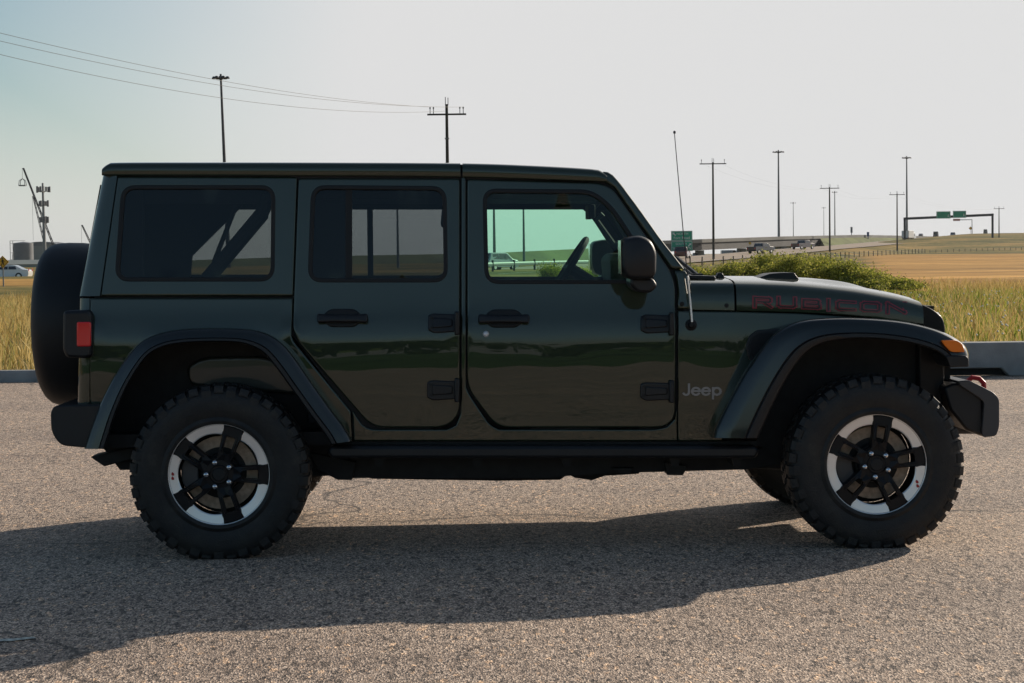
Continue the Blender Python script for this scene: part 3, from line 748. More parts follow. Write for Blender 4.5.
# low tree line far away on the left
# ------------------------------------------------------------------ vehicles on the road
carglass = mat('car_window_dark', (.02, .025, .03), rough=.08, coat=1.0)
tyrem = mat('small_tyre', (.015, .02, .02), rough=.8)
headl = mat('lamp_clear', (.7, .7, .7), rough=.2)
taill = mat('lamp_red', (.5, .02, .02), rough=.3)
_cm = {}
def vehicle(kind, col, px, d, heading, label, cat, dz=0.0, onroad=True, base=None):
    L, Wd, Hh = dict(suv=(4.7, 1.9, 1.75), pickup=(5.8, 2.0, 1.9), sedan=(4.7, 1.8, 1.42), van=(5.6, 2.0, 2.4), box=(7.5, 2.4, 3.2))[kind]
    k = tuple(col)
    if k not in _cm: _cm[k] = mat('car_paint', col, rough=.3, coat=.8)
    pm_ = _cm[k]
    a = at(px, 256, d)
    z = base if base is not None else (float(road_z(d)) + .03 if onroad else float(gz(a.x, a.y)))
    e = empty({'suv':'suv','pickup':'pickup_truck','sedan':'parked_car','van':'van','box':'box_truck'}[kind], (a.x, a.y, z+dz), heading, label=label, cat=cat)
    h = L/2; gc = .32; w2 = Wd/2
    prof = dict(
        suv=[(-h, .5), (-h, 1.0), (-h+.12, 1.1), (-h+.5, Hh-.05), (-h+.8, Hh), (.35, Hh), (.75, Hh-.08), (1.35, 1.12), (h-.25, 1.0), (h, .8), (h, .4), (h-.1, gc), (-h+.1, gc)],
        sedan=[(-h, .5), (-h, .85), (-h+.15, .95), (-1.75, .98), (-1.0, Hh-.03), (-.6, Hh), (.25, Hh), (.5, Hh-.06), (1.25, .96), (h-.3, .82), (h, .62), (h, .35), (h-.1, gc-.08), (-h+.1, gc-.08)],
        pickup=[(-h, .6), (-h, 1.2), (-h+.05, 1.25), (-.75, 1.25), (-.7, 1.3), (-.55, Hh-.05), (-.4, Hh), (.9, Hh), (1.1, Hh-.06), (1.6, 1.3), (h-.2, 1.2), (h, 1.0), (h, .5), (h-.1, gc+.1), (-h+.1, gc+.1)],
        van=[(-h, .45), (-h, Hh-.1), (-h+.1, Hh), (1.3, Hh), (1.6, Hh-.1), (2.2, 1.35), (h-.1, 1.15), (h, .9), (h, .4), (h-.1, gc), (-h+.1, gc)],
        box=[(1.6, .6), (1.6, 2.3), (1.7, 2.45), (2.6, 2.45), (2.85, 2.3), (3.1, 1.5), (h, 1.35), (h, .5), (h-.1, .42), (1.6, .42)])[kind]
    m = MB()
    # body with tucked-in greenhouse
    n_ = len(prof); vs = []
    beltz = {'suv':1.1,'sedan':.95,'pickup':1.28,'van':1.3,'box':1.5}[kind]
    for s in (-1, 1):
        for x, zz in prof:
            tuck = .16 * max(0, (zz-beltz)) / max(.3, Hh-beltz) if kind != 'box' else .05*max(0, zz-beltz)
            vs.append((x, s*(w2-tuck), zz))
    m.add(vs, [tuple(range(n_)), tuple(range(n_, 2*n_))[::-1]] + [(i, i+n_, (i+1) % n_+n_, (i+1) % n_) for i in range(n_)])
    m.build('body', pm_, e, bevel=.05, angle=30)
    if kind == 'box':
        q = MB(); q.box((-h, -w2, .9), (1.5, w2, Hh)); q.build('cargo_box', mat('cargo_white', (.68, .69, .70), rough=.5), e, bevel=.04)
        q = MB(); q.box((-h, -w2*.5, .5), (1.6, w2*.5, .88)); q.build('chassis', under, e)
    # side windows, windscreen, rear window: thin plates proud of the skin
    wz0, wz1 = beltz+.04, Hh-.14
    spans = dict(suv=[(-1.75, -.75), (-.68, .15), (.22, .95)], sedan=[(-1.2, -.42), (-.35, .7)], pickup=[(-.45, .2), (.28, 1.25)], van=[(.7, 1.75)], box=[(1.8, 2.7)])[kind]
    if kind == 'box': wz0, wz1 = 1.55, 2.25
    for s in (-1, 1):
        for x0, x1 in spans:
            f_ = lambda zz: s*(w2 - (.16*max(0, zz-beltz)/max(.3, Hh-beltz) if kind != 'box' else .05*max(0, zz-beltz)) + .012)
            xt = min(x1, x1-.42) if (x1 == spans[-1][1]) else x1
            q = MB(); q.add([(x0, f_(wz0), wz0), (x1, f_(wz0), wz0), (xt, f_(wz1), wz1), (x0+(.12 if x0 == spans[0][0] else 0), f_(wz1), wz1)], [(0, 1, 2, 3)])
            q.build('side_window', carglass, e, smooth=False)
    ws = dict(suv=((1.33, 1.14), (.77, Hh-.1)), sedan=((1.22, .98), (.53, Hh-.08)), pickup=((1.58, 1.32), (1.12, Hh-.08)), van=((2.17, 1.4), (1.62, Hh-.14)), box=((3.08, 1.55), (2.87, 2.25)))[kind]
    rw = dict(suv=((-h+.14, 1.14), (-h+.47, Hh-.1)), sedan=((-1.72, 1.0), (-1.02, Hh-.05)), pickup=((-.69, 1.34), (-.56, Hh-.1)), van=((-h, 1.45), (-h, Hh-.4)), box=None)[kind]
    for nm, q_, sgn in (('windscreen', ws, 1), ('rear_window', rw, -1)):
        if not q_: continue
        (xa, za), (xb, zb2) = q_; wa = w2-.14; wb = w2-.26; o_ = .015*sgn
        q = MB(); q.add([(xa+o_, -wa, za+.012), (xa+o_, wa, za+.012), (xb+o_, wb, zb2+.012), (xb+o_, -wb, zb2+.012)], [(0, 1, 2, 3)]); q.build(nm, carglass, e, smooth=False)
    rW = .40 if kind in ('pickup', 'box') else .34
    for x_ in (-h+.95, h-.95):
        for s in (-1, 1):
            q = MB(); q.lathe([(0, -.11), (rW*.6, -.12), (rW*.95, -.11), (rW, -.06), (rW, .06), (rW*.95, .11), (rW*.6, .12), (0, .11)], 18); q = q.build('wheel', tyrem, e, loc=(x_, s*(w2-.09), rW))
            q2 = MB(); q2.lathe([(0, s*.125), (rW*.55, s*.125), (rW*.55, s*.11)], 14); q2.build('rim', silver, q)
    for s in (-1, 1):
        q = MB(); q.box((h-.02, s*(w2-.35)-.17, .68), (h+.02, s*(w2-.35)+.17, .84)); q.build('headlight', headl, e)
        q = MB(); q.box((-h-.02, s*(w2-.2)-.1, .8), (-h+.02, s*(w2-.2)+.1, 1.05)); q.build('tail_light', taill, e)
    return e
hd = math.atan2(1, .26)
vehicle('suv', (.42, .47, .53), 496.5, 190, R(52), 'silver suv seen through the front door window', 'suv', dz=-.05)
vehicle('pickup', (.03, .03, .035), 760.5, 352, R(48), 'dark pickup truck on the highway behind the wiper base', 'pickup truck')
vehicle('pickup', (.10, .07, .07), 803, 402, R(48), 'dark pickup truck right of the tall mast, just ahead of the first one', 'pickup truck')
vehicle('suv', (.10, .04, .04), 682.5, 290, R(78), 'dark red suv partly hidden behind the windshield pillar and the green sign', 'suv')
vehicle('box', (.6, .62, .64), 909, 640, R(60), 'white box truck at the left foot of the sign gantry', 'box truck')
vehicle('van', (.06, .07, .09), 936, 760, hd, 'dark van driving away under the left green gantry sign', 'van')
vehicle('suv', (.35, .40, .48), 953, 780, hd, 'light blue suv driving away under the right green gantry sign', 'suv', dz=.2)
vehicle('sedan', (.25, .25, .27), 921, 820, hd, 'grey car just beyond the white box truck on the far highway', 'car')
vehicle('van', (.10, .11, .12), 985.5, 980, hd, 'dark van at the crest of the highway near the right leg of the gantry', 'van')
vehicle('sedan', (.75, .76, .76), 6, 190, R(180), 'white parked car at the left edge behind the yellow sign', 'car', onroad=False, base=-.33)
vehicle('van', (.72, .73, .74), 712+18, 600, R(5), 'white van in the gap under the overpass', 'van', onroad=False)
vehicle('van', (.74, .74, .74), 745, 610, R(5), 'white delivery van under the overpass behind the orange diamond sign', 'van', onroad=False)
vehicle('box', (.70, .71, .72), 786, 640, R(8), 'white box truck parked under the overpass between the two pickups', 'box truck', onroad=False)
vehicle('suv', (.12, .20, .35), 700, 560, R(5), 'blue suv in shade under the overpass', 'suv', onroad=False)

# ------------------------------------------------------------------ fences
postm = mat('fence_post_wood', (.09, .085, .075), rough=.9, var=.2, vscale=3)
def fence(p0, p1, n, h, r, label):
    A = Vector(p0); B = Vector(p1)
    e = empty('wire_fence', (A.x, A.y, 0), label=label, cat='fence')
    tops = []
    for k in range(n):
        q = A.lerp(B, k/(n-1)); z = float(gz(q.x, q.y))
        hh = h*random.uniform(.92, 1.08)
        m = MB(); m.tube([(q.x-A.x, q.y-A.y, z-.3), (q.x-A.x+random.uniform(-.04, .04), q.y-A.y, z+hh)], r, 6); m.build('post', postm, e)
        tops.append((q.x-A.x, q.y-A.y, z+h*.9))
    for f_ in (.9, .6, .3):
        m = MB(); m.tube([(x, y, z-h*.9+h*f_) for x, y, z in tops], .012, 3, cap=False); m.build('wire', galv, e)
def pt(px, d): return (gx(px, d), d, 0)
fence(pt(690, 200), pt(845, 330), 22, 1.0, .075, 'post and wire fence running behind the shrubs above the hood')
fence(pt(849, 335), pt(925, 440), 20, .95, .075, 'post and wire fence between the stubble field and the highway slope')
fence(pt(930, 450), pt(1060, 470), 24, .7, .05, 'faint low fence at the far edge of the stubble field')
# guard rail along the near stretch of the highway, seen through the front door window
A_ = (gx(470, 168), 168); B_ = (gx(640, 205), 205)
e = empty('guard_rail', (A_[0], A_[1], 0), label='metal guard rail on posts seen through the front door window', cat='guard rail')
nP = 10
m = MB(); vs = []
for k in range(nP):
    x = (B_[0]-A_[0])*k/(nP-1); y = (B_[1]-A_[1])*k/(nP-1); z = float(gz(A_[0]+x, A_[1]+y))
    q = MB(); q.box((x-.09, y-.02, z-.2), (x+.09, y+.15, z+1.0)); q.build('post', postm, e, smooth=False)
    vs += [(x, y-.05, z+.45), (x, y-.12, z+.55), (x, y-.12, z+.7), (x, y-.05, z+.8)]
m.add(vs, [(4*i+j, 4*i+4+j, 4*i+5+j, 4*i+1+j) for i in range(nP-1) for j in range(3)]); m.build('rail', galv, e, smooth=False)

# ------------------------------------------------------------------ vegetation
def leafmat(name, stops, trans=.35):
    m = D.materials.new(name); m.use_nodes = True; t = m.node_tree; b = t.nodes['Principled BSDF']
    g = N(t, 'ShaderNodeNewGeometry')
    c = ramp(t, g.outputs['Random Per Island'], stops)
    b.inputs['Roughness'].default_value = .7; b.inputs['Specular IOR Level'].default_value = .25
    tl = N(t, 'ShaderNodeBsdfTranslucent'); mxs = N(t, 'ShaderNodeMixShader'); mxs.inputs[0].default_value = trans
    t.links.new(c, b.inputs['Base Color']); t.links.new(c, tl.inputs['Color'])
    out = [n for n in t.nodes if n.type == 'OUTPUT_MATERIAL'][0]
    t.links.new(b.outputs[0], mxs.inputs[1]); t.links.new(tl.outputs[0], mxs.inputs[2]); t.links.new(mxs.outputs[0], out.inputs[0])
    return m
def blades(P0, H, Wd, lean=.75):
    """one bent blade per root: two stacked quads -> 4 tris"""
    n = len(P0); an = rng.uniform(0, 2*np.pi, n); la = rng.uniform(0, 2*np.pi, n); lm = rng.uniform(0, lean, n)*H
    dx = np.cos(an)*Wd/2; dy = np.sin(an)*Wd/2; lx = np.cos(la)*lm; ly = np.sin(la)*lm
    z0 = P0[:, 2]
    a = np.stack([P0[:,0]-dx, P0[:,1]-dy, z0], 1); b_ = np.stack([P0[:,0]+dx, P0[:,1]+dy, z0], 1)
    c = np.stack([P0[:,0]+lx*.35+dx*.8, P0[:,1]+ly*.35+dy*.8, z0+H*.55], 1); d_ = np.stack([P0[:,0]+lx*.35-dx*.8, P0[:,1]+ly*.35-dy*.8, z0+H*.55], 1)
    e_ = np.stack([P0[:,0]+lx, P0[:,1]+ly, z0+H], 1)
    V = np.stack([a, b_, c, d_, e_], 1).reshape(-1, 3); i = np.arange(n)*5
    Fc = np.concatenate([np.stack([i, i+1, i+2], 1), np.stack([i, i+2, i+3], 1), np.stack([i+3, i+2, i+4], 1)])
    return V, Fc
def grass(name, n, xr, yr, hr, wr, matl, label, dens=None, zoff=0):
    X = rng.uniform(*xr, n); Y = yr[0] + (yr[1]-yr[0])*rng.random(n)**1.25
    keep = Y > lot_far(0) - .045*X + .35
    ph = np.sin(X*.9+np.sin(Y*.6)*2)*np.sin(Y*.8+1.3*np.sin(X*.5))
    if dens is not None: keep &= (rng.random(n) < np.clip(.5+ph*dens, 0, 1))
    X = X[keep]; Y = Y[keep]; ph = ph[keep]
    Hh = rng.uniform(*hr, len(X))*(1+.25*ph); Wd = rng.uniform(*wr, len(X))
    V, Fc = blades(np.stack([X, Y, gz(X, Y)-.02], 1), Hh, Wd)
    return tag(np_mesh(name, V, Fc, matl), label, 'grass', kind='stuff')
dry = leafmat('dry_grass_blades', [(0, (.26, .17, .05)), (.3, (.56, .39, .13)), (.7, (.78, .58, .24)), (1, (.30, .30, .07))])
grn = leafmat('green_grass_blades', [(0, (.10, .16, .02)), (.45, (.26, .32, .04)), (.8, (.46, .46, .08)), (1, (.6, .5, .18))])
grass('dry_grass', 90000, (-19, 24), (22.3, 80), (.14, .42), (.010, .028), dry, 'tall dry golden grass beyond the lot edge')
grass('green_weeds', 34000, (3, 24), (22.3, 62), (.10, .36), (.018, .04), grn, 'patchy yellow green weeds beyond the concrete barrier', dens=.9)
# small pale flower heads among the weeds
n = 90
X = rng.uniform(9, 18, n)*1.0; Y = rng.uniform(24, 55, n); X = Y*rng.uniform(.20, .27, n)
Zg = gz(X, Y)+rng.uniform(.2, .45, n)
V = []; Fc = []
r_ = .02
offs = np.array([(r_,0,0), (-r_,0,0), (0,r_,0), (0,-r_,0), (0,0,r_), (0,0,-r_)])
oct_ = np.array([(0,2,4), (2,1,4), (1,3,4), (3,0,4), (2,0,5), (1,2,5), (3,1,5), (0,3,5)])
cc = np.stack([X, Y, Zg], 1)
V = (cc[:, None, :] + offs[None]).reshape(-1, 3); Fc = (oct_[None] + (np.arange(n)*6)[:, None, None]).reshape(-1, 3)
tag(np_mesh('flower_heads', V, Fc, mat('flower_white', (.7, .68, .6), rough=.8)), 'tiny pale flower heads scattered in the weeds at the right', 'flowers', kind='stuff')

def leaf_cloud(center, rad, n, size, clumps=26, flat=.85):
    """leaf quads gathered in clumps through an ellipsoid's volume"""
    cl = rng.normal(size=(clumps, 3)); cl /= np.linalg.norm(cl, axis=1)[:, None]
    cl *= rng.uniform(.25, .85, clumps)[:, None]**.6
    cl[:, 2] = np.abs(cl[:, 2])*1.0 - .15
    k = rng.integers(0, clumps, n)
    p = cl[k] + rng.normal(size=(n, 3))*rng.uniform(.12, .22, clumps)[k][:, None]
    p = p*np.array(rad)+np.array(center)
    a = rng.normal(size=(n, 3)); a /= np.linalg.norm(a, axis=1)[:, None]
    b_ = rng.normal(size=(n, 3)); b_ -= a*np.sum(a*b_, 1)[:, None]; b_ /= np.linalg.norm(b_, axis=1)[:, None]
    s = (size*rng.uniform(.6, 1.4, n))[:, None]
    V = np.stack([p-a*s, p+b_*s*.42, p+a*s, p-b_*s*.42], 1).reshape(-1, 3)
    i = np.arange(n)*4
    return V, np.stack([i, i+1, i+2, i+3], 1)
shrubg = leafmat('shrub_leaves', [(0, (.06, .075, .015)), (.3, (.17, .20, .03)), (.7, (.38, .39, .06)), (1, (.62, .54, .14))], .5)
shruby = leafmat('yellow_shrub_leaves', [(0, (.10, .15, .02)), (.4, (.25, .28, .04)), (.8, (.48, .42, .05)), (1, (.6, .5, .1))], .4)
twig = mat('twig_bark', (.07, .05, .035), rough=.9)
def shrub(x, y, w_, dd, h, label, n=11000, m_=None, size=.034):
    g = float(gz(x, y))
    e = empty('shrub', (x, y, g), label=label, cat='shrub', group='willow shrubs behind the car')
    V, Fc = leaf_cloud((0, 0, h*.52), (w_, dd, h*.50), n, size)
    V[:, 2] = np.maximum(V[:, 2], .02)
    np_mesh('foliage', V, Fc, m_ or shrubg, e)
    m = MB()
    for k in range(9):
        an = random.uniform(0, 6.28); q = random.uniform(.2, .7)
        m.tube([(0.1*math.cos(an), .1*math.sin(an), -.1), (w_*q*.5*math.cos(an), dd*q*.5*math.sin(an), h*.4), (w_*q*math.cos(an), dd*q*math.sin(an), h*.85)], .03, 5, .008)
    m.build('stems', twig, e)
tops = [(590, 263, 64), (632, 262, 63), (668, 263, 62), (702, 262.5, 62), (733, 258.5, 61), (765, 253, 62), (795, 251.5, 60), (822, 252, 61), (848, 258, 59), (872, 267, 58), (888, 276, 57), (906, 287, 55)]
names = ['shrub hidden low behind the front door mirror', 'low green shrub behind the windshield pillar', 'bright green shrub under the green direction sign', 'yellow green shrub at the foot of the pole beside the green sign',
 'shrub between the signside pole and the first pickup', 'bushy shrub directly under the first dark pickup', 'tallest brownish shrub under the second dark pickup', 'shrub at the foot of the pole behind the hood',
 'rounded green shrub right of the pole behind the hood', 'dark green shrub sloping down towards the field', 'low shrub just before the right end of the shrub row above the hood', 'last and lowest shrub at the right end of the shrub row']
for (px, yt, d), nm in zip(tops, names):
    x = gx(px, d); g = float(gz(x, d)); h = at(px, yt+3.5, d).z - g
    shrub(x, d, .95, 1.1, h*1.06, nm)
    if 700 < px < 880:
        pass
x = gx(552, 66); shrub(x, 66, .62, .7, at(552, 263, 66).z + .06, 'yellow green leafy shrub seen through the front door window', 3600, shruby)
# tree line and verge behind the photographer (mirrored in the paint)
treeg = leafmat('far_tree_leaves', [(0, (.012, .03, .008)), (.6, (.04, .075, .018)), (1, (.08, .12, .03))], .2)
Vs = []; Fs = []; off = 0
for k in range(26):
    cx_ = -62 + k*5 + random.uniform(-1.5, 1.5); hh = random.uniform(3.5, 7.0)*(.6 + .5*math.sin(k*.9)**2)
    V, Fc = leaf_cloud((cx_, -58+random.uniform(-4, 4), hh*.5), (3.6, 3, hh*.55), 900, .42, 20)
    V[:, 2] = np.maximum(V[:, 2], -.05)
    Vs.append(V); Fs.append(Fc+off); off += len(V)
tag(np_mesh('tree_belt', np.concatenate(Vs), np.concatenate(Fs), treeg), 'far belt of dark green trees behind the photographer, mirrored in the doors', 'trees', kind='stuff')

# ================================================================== THE CAR
car = empty('off_road_suv', ORG, YAW, label='dark green four door off-road suv with a covered spare wheel parked on the lot', cat='suv')
SIDE = 1
def fin(vs): return [(x, y if SIDE == 1 else W - y, z) for x, y, z in vs]
class CB(MB):
    """mesh collector in the car's frame; mirrors itself for the far side"""
    def build(s, name, m_, parent=car, bevel=0, **k):
        s.v = fin(s.v); return MB.build(s, name, m_, parent, bevel, **k)
def catmull(pts, per=6, closed=False):
    P_ = [np.array(p, float) for p in pts]; out = []; n = len(P_)
    rngi = range(n if closed else n-1)
    for i in rngi:
        p0 = P_[(i-1) % n] if (closed or i > 0) else P_[0]*2-P_[1]
        p1 = P_[i]; p2 = P_[(i+1) % n]
        p3 = P_[(i+2) % n] if (closed or i+2 < n) else P_[-1]*2-P_[-2]
        for k in range(per):
            t_ = k/per
            out.append(.5*((2*p1)+(-p0+p2)*t_+(2*p0-5*p1+4*p2-p3)*t_*t_+(-p0+3*p1-3*p2+p3)*t_**3))
    if not closed: out.append(P_[-1])
    return out
def rnd(pts, r, n=6):
    """round a closed polygon's corners (pixel units); a point may carry its own radius"""
    out = []; m = len(pts)
    for i in range(m):
        p = np.array(pts[i][:2], float); rr = pts[i][2] if len(pts[i]) > 2 else r
        a = np.array(pts[i-1][:2], float)-p; b_ = np.array(pts[(i+1) % m][:2], float)-p
        la, lb = np.linalg.norm(a), np.linalg.norm(b_)
        if rr <= 0: out.append(tuple(p)); continue
        q = min(rr, la*.45, lb*.45); s_ = p+a/la*q; e_ = p+b_/lb*q
        for k in range(n+1):
            u = k/n; out.append(tuple((1-u)**2*s_+2*u*(1-u)*p+u*u*e_))
    return out
def resample(poly, step):
    out = []; n = len(poly)
    for i in range(n):
        a = np.array(poly[i]); b_ = np.array(poly[(i+1) % n]); L = np.linalg.norm(b_-a)
        if L < 1e-6: continue
        k = max(1, int(math.ceil(L/step)))
        for j in range(k): out.append(a+(b_-a)*j/k)
    return out
def area(p):
    p = np.array(p); return .5*np.sum(p[:, 0]*np.roll(p[:, 1], -1)-np.roll(p[:, 0], -1)*p[:, 1])
def offset_in(poly, d_):
    """shift a CCW loop inwards by d_"""
    p = np.array(poly); a = p-np.roll(p, 1, 0); b_ = np.roll(p, -1, 0)-p
    a /= np.linalg.norm(a, axis=1)[:, None]; b_ /= np.linalg.norm(b_, axis=1)[:, None]
    na = np.stack([-a[:, 1], a[:, 0]], 1); nb = np.stack([-b_[:, 1], b_[:, 0]], 1)
    n_ = na+nb; l = np.linalg.norm(n_, axis=1)[:, None]; n_ /= np.maximum(l, 1e-6)
    c = np.clip(np.sum(n_*na, 1), .6, 1)[:, None]
    return p+n_*d_/c
def inside(pts, poly):
    x, y = pts[:, 0], pts[:, 1]; r_ = np.zeros(len(pts), bool); n = len(poly); j = n-1
    for i in range(n):
        xi, yi = poly[i]; xj, yj = poly[j]
        if yi != yj:
            c = ((yi > y) != (yj > y)) & (x < (xj-xi)*(y-yi)/(yj-yi)+xi); r_ ^= c
        j = i
    return r_
YB = lambda x, z: ybody(z)
def jf(px, py, yf, off=0.0):
    y = .17
    for _ in range(8):
        x, z = J(px, py, y+off); y = yf(x, z)
    return (x, z)
def panel(name, outline, m_, parent=None, holes=(), off=0.0, thick=.02, edge=.006, step=.06, yf=YB, smooth=True, rs=.03):
    """outline and holes in picture pixels on the skin yf(x,z); off < 0 stands proud of it"""
    if parent is None: parent = car
    loops = []
    for k, lp in enumerate([outline]+list(holes)):
        q = [jf(a[0], a[1], yf, off) for a in lp]
        if area(q) < 0: q = q[::-1]
        if k > 0: q = q[::-1]           # holes clockwise: offset_in then moves into the sheet
        loops.append(np.array(resample(q, rs)))
    V2 = []; depth = []; cons = []; ringidx = []
    prof = [(0, 1.0), (.35, .42), (1.0, 0.0), (1.9, 0.0)] if edge > 0 else [(0, 0)]
    for lp in loops:
        for j, (s_, dd) in enumerate(prof):
            q = offset_in(lp, s_*edge) if s_ > 0 else lp
            i0 = len(V2); V2 += [Vector(v) for v in q]; depth += [dd*edge]*len(q)
            cons += [(i0+i, i0+(i+1) % len(q)) for i in range(len(q))]
            if j == 0: ringidx.append((i0, len(q)))
    allp = loops[0]; mn = allp.min(0); mxx = allp.max(0)
    gxx, gyy = np.meshgrid(np.arange(mn[0]+step/2, mxx[0], step), np.arange(mn[1]+step/2, mxx[1], step))
    g_ = np.stack([gxx.ravel(), gyy.ravel()], 1)
    if len(g_):
        ok = inside(g_, offset_in(loops[0], edge*2+.012))
        for h_ in loops[1:]: ok &= ~inside(g_, offset_in(h_, edge*2+.012))
        # keep clear of all boundary samples
        bd = np.concatenate(loops); g_ = g_[ok]
        if len(g_):
            dmin = np.min(np.linalg.norm(g_[:, None]-bd[None], axis=2), axis=1); g_ = g_[dmin > edge*2+.012]
        for v in g_: V2.append(Vector(v)); depth.append(0)
    ov, oe, of, ovi, _, _ = delaunay_2d_cdt(V2, cons, [], 0, 1e-6, True)
    cen = np.array([[sum(ov[i][0] for i in f_)/len(f_), sum(ov[i][1] for i in f_)/len(f_)] for f_ in of])
    ok = inside(cen, loops[0])
    for h_ in loops[1:]: ok &= ~inside(cen, h_)
    of = [f_ for f_, k in zip(of, ok) if k]
    dep = [max([depth[i] for i in o_]) if o_ else 0 for o_ in ovi]
    vs = [(v[0], yf(v[0], v[1])+off+dep[i], v[1]) for i, v in enumerate(ov)]
    fs = [tuple(f_) for f_ in of]
    if thick > 0:
        n0 = len(vs); vs += [(v[0], yf(v[0], v[1])+off+thick, v[1]) for v in ov]
        back = [tuple(i+n0 for i in f_[::-1]) for f_ in of]
        from collections import Counter
        ec = Counter()
        for f_ in of:
            for i in range(len(f_)): ec[(f_[i], f_[(i+1) % len(f_)])] += 1
        rim = [(a, a+n0, b_+n0, b_) for (a, b_) in ec if (b_, a) not in ec]
        fs += back+rim
    used = sorted({i for f_ in fs for i in f_}); mp = {i: k for k, i in enumerate(used)}
    return pyd(name, fin([vs[i] for i in used]), [tuple(mp[i] for i in f_) for f_ in fs], m_, parent, smooth, angle=50, wn=edge > 0)
def prism(name, poly_px, y0, y1, m_, parent=None, bevel=.008, yref=None, round_=0, **k):
    yr = y0 if yref is None else yref
    pp = rnd(poly_px, round_) if round_ else poly_px
    b_ = CB(); b_.prism([J(a[0], a[1], yr) for a in pp], y0, y1)
    return b_.build(name, m_, parent or car, bevel, **k)

xh0 = J(735, 300, .2)[0]
def YH(x, z):
    return ybody(min(z, 1.03)) + max(0, z-1.0)*.10 + max(0, x-xh0)*.15
# ---- outlines
Q_WIN = rnd([(123, 187), (273.5, 187), (272.5, 279.5), (116.5, 279.5)], 13)
R_WIN = rnd([(313, 187), (444.5, 188), (446, 280.5), (309.5, 280.5)], 13)
F_WIN = rnd([(484.5, 190.5, 12), (592, 191.5, 22), (612, 208, 12), (652, 268, 8), (652, 282, 6), (486.5, 282, 13)], 12)
R_DOOR = rnd([(298.5, 178.5, 3), (459.6, 178.8, 3), (459.6, 427.5, 26), (372, 427.5, 13), (292.7, 336, 14), (293.8, 300, 0)], 5)
F_DOOR = rnd([(467.3, 179.3, 3), (600, 183.2, 12), (613, 189, 14), (670.5, 271, 8), (675.2, 286, 8), (675.2, 427.5, 20), (497, 427.5, 13), (467.3, 388, 12)], 5)
HARD = rnd([(117.5, 176.6, 2), (297, 177.2, 2), (294.5, 247, 0), (292.8, 296, 2), (100.5, 296, 2)], 2)
outR = [(84, 449), (88, 436), (96, 414), (108, 388), (122, 364), (136, 346.5), (150, 337), (170, 331), (200, 328.3), (240, 328.8), (262, 332), (278, 340), (292, 354), (310, 380), (330, 408), (345, 428), (352, 441)]
inR = [(104, 449), (108, 436), (115, 414), (125, 390), (137, 369), (149, 354), (163, 346.5), (180, 343), (205, 341.5), (236, 342), (252, 346), (264, 353), (276, 367), (292, 389), (310, 414), (325, 434), (331, 444)]
outF = [(713, 438), (717, 425), (730, 399), (748, 367), (766, 342), (782, 329), (800, 321.5), (825, 318.5), (860, 318.3), (900, 321.5), (930, 328), (950, 336), (963, 345), (968, 355), (968.5, 366)]
inF = [(757, 438), (763, 425), (774, 401), (787, 377), (801, 357), (815, 346), (832, 340.5), (852, 338.5), (875, 338.5), (900, 341), (920, 345), (936, 350.5), (945, 357), (949, 363), (950.5, 367)]
QUART = [(90, 298.3), (292.6, 298.3), (291.4, 336), (294, 342), (350.5, 411), (352.2, 440), (338, 440), (312, 403), (285, 368), (262, 346), (240, 338), (165, 338), (142, 350), (118, 388), (108, 404.5), (90, 404.5)]
SILL = [(353.5, 441), (352.5, 411), (362, 424.5), (367, 428), (374, 429.6), (447, 429.6), (456, 425.5), (461, 413), (461.4, 385), (461.4, 177.5), (465.6, 177.5), (465.8, 387.5), (469.5, 395), (487, 421.5), (492, 426), (499, 429.6), (655, 429.6), (667, 427), (675, 419), (676.6, 410), (677.2, 441)]
COWLSIDE = [(677.8, 441), (677.8, 311), (735, 311.6), (800, 313.4), (860, 317.5), (918, 325.5), (918, 334), (850, 326), (806, 330), (780, 345), (750, 385), (722, 441)]
def ringed(name, opening, parent, m_=seal, grow=2.0, shrink=2.2):
    c = np.mean(np.array(opening), 0)
    o_ = np.array(opening); 
    if area(o_) < 0: o_ = o_[::-1]
    ou = offset_in(o_, -grow); inn = offset_in(o_, shrink)
    return panel(name, [tuple(p) for p in ou], m_, parent, holes=[[tuple(p) for p in inn]], off=-.003, thick=.028, edge=.003, step=.5, rs=.05)
def grown(poly, g_):
    o_ = np.array(poly)
    if area(o_) < 0: o_ = o_[::-1]
    return [tuple(p) for p in offset_in(o_, -g_)]

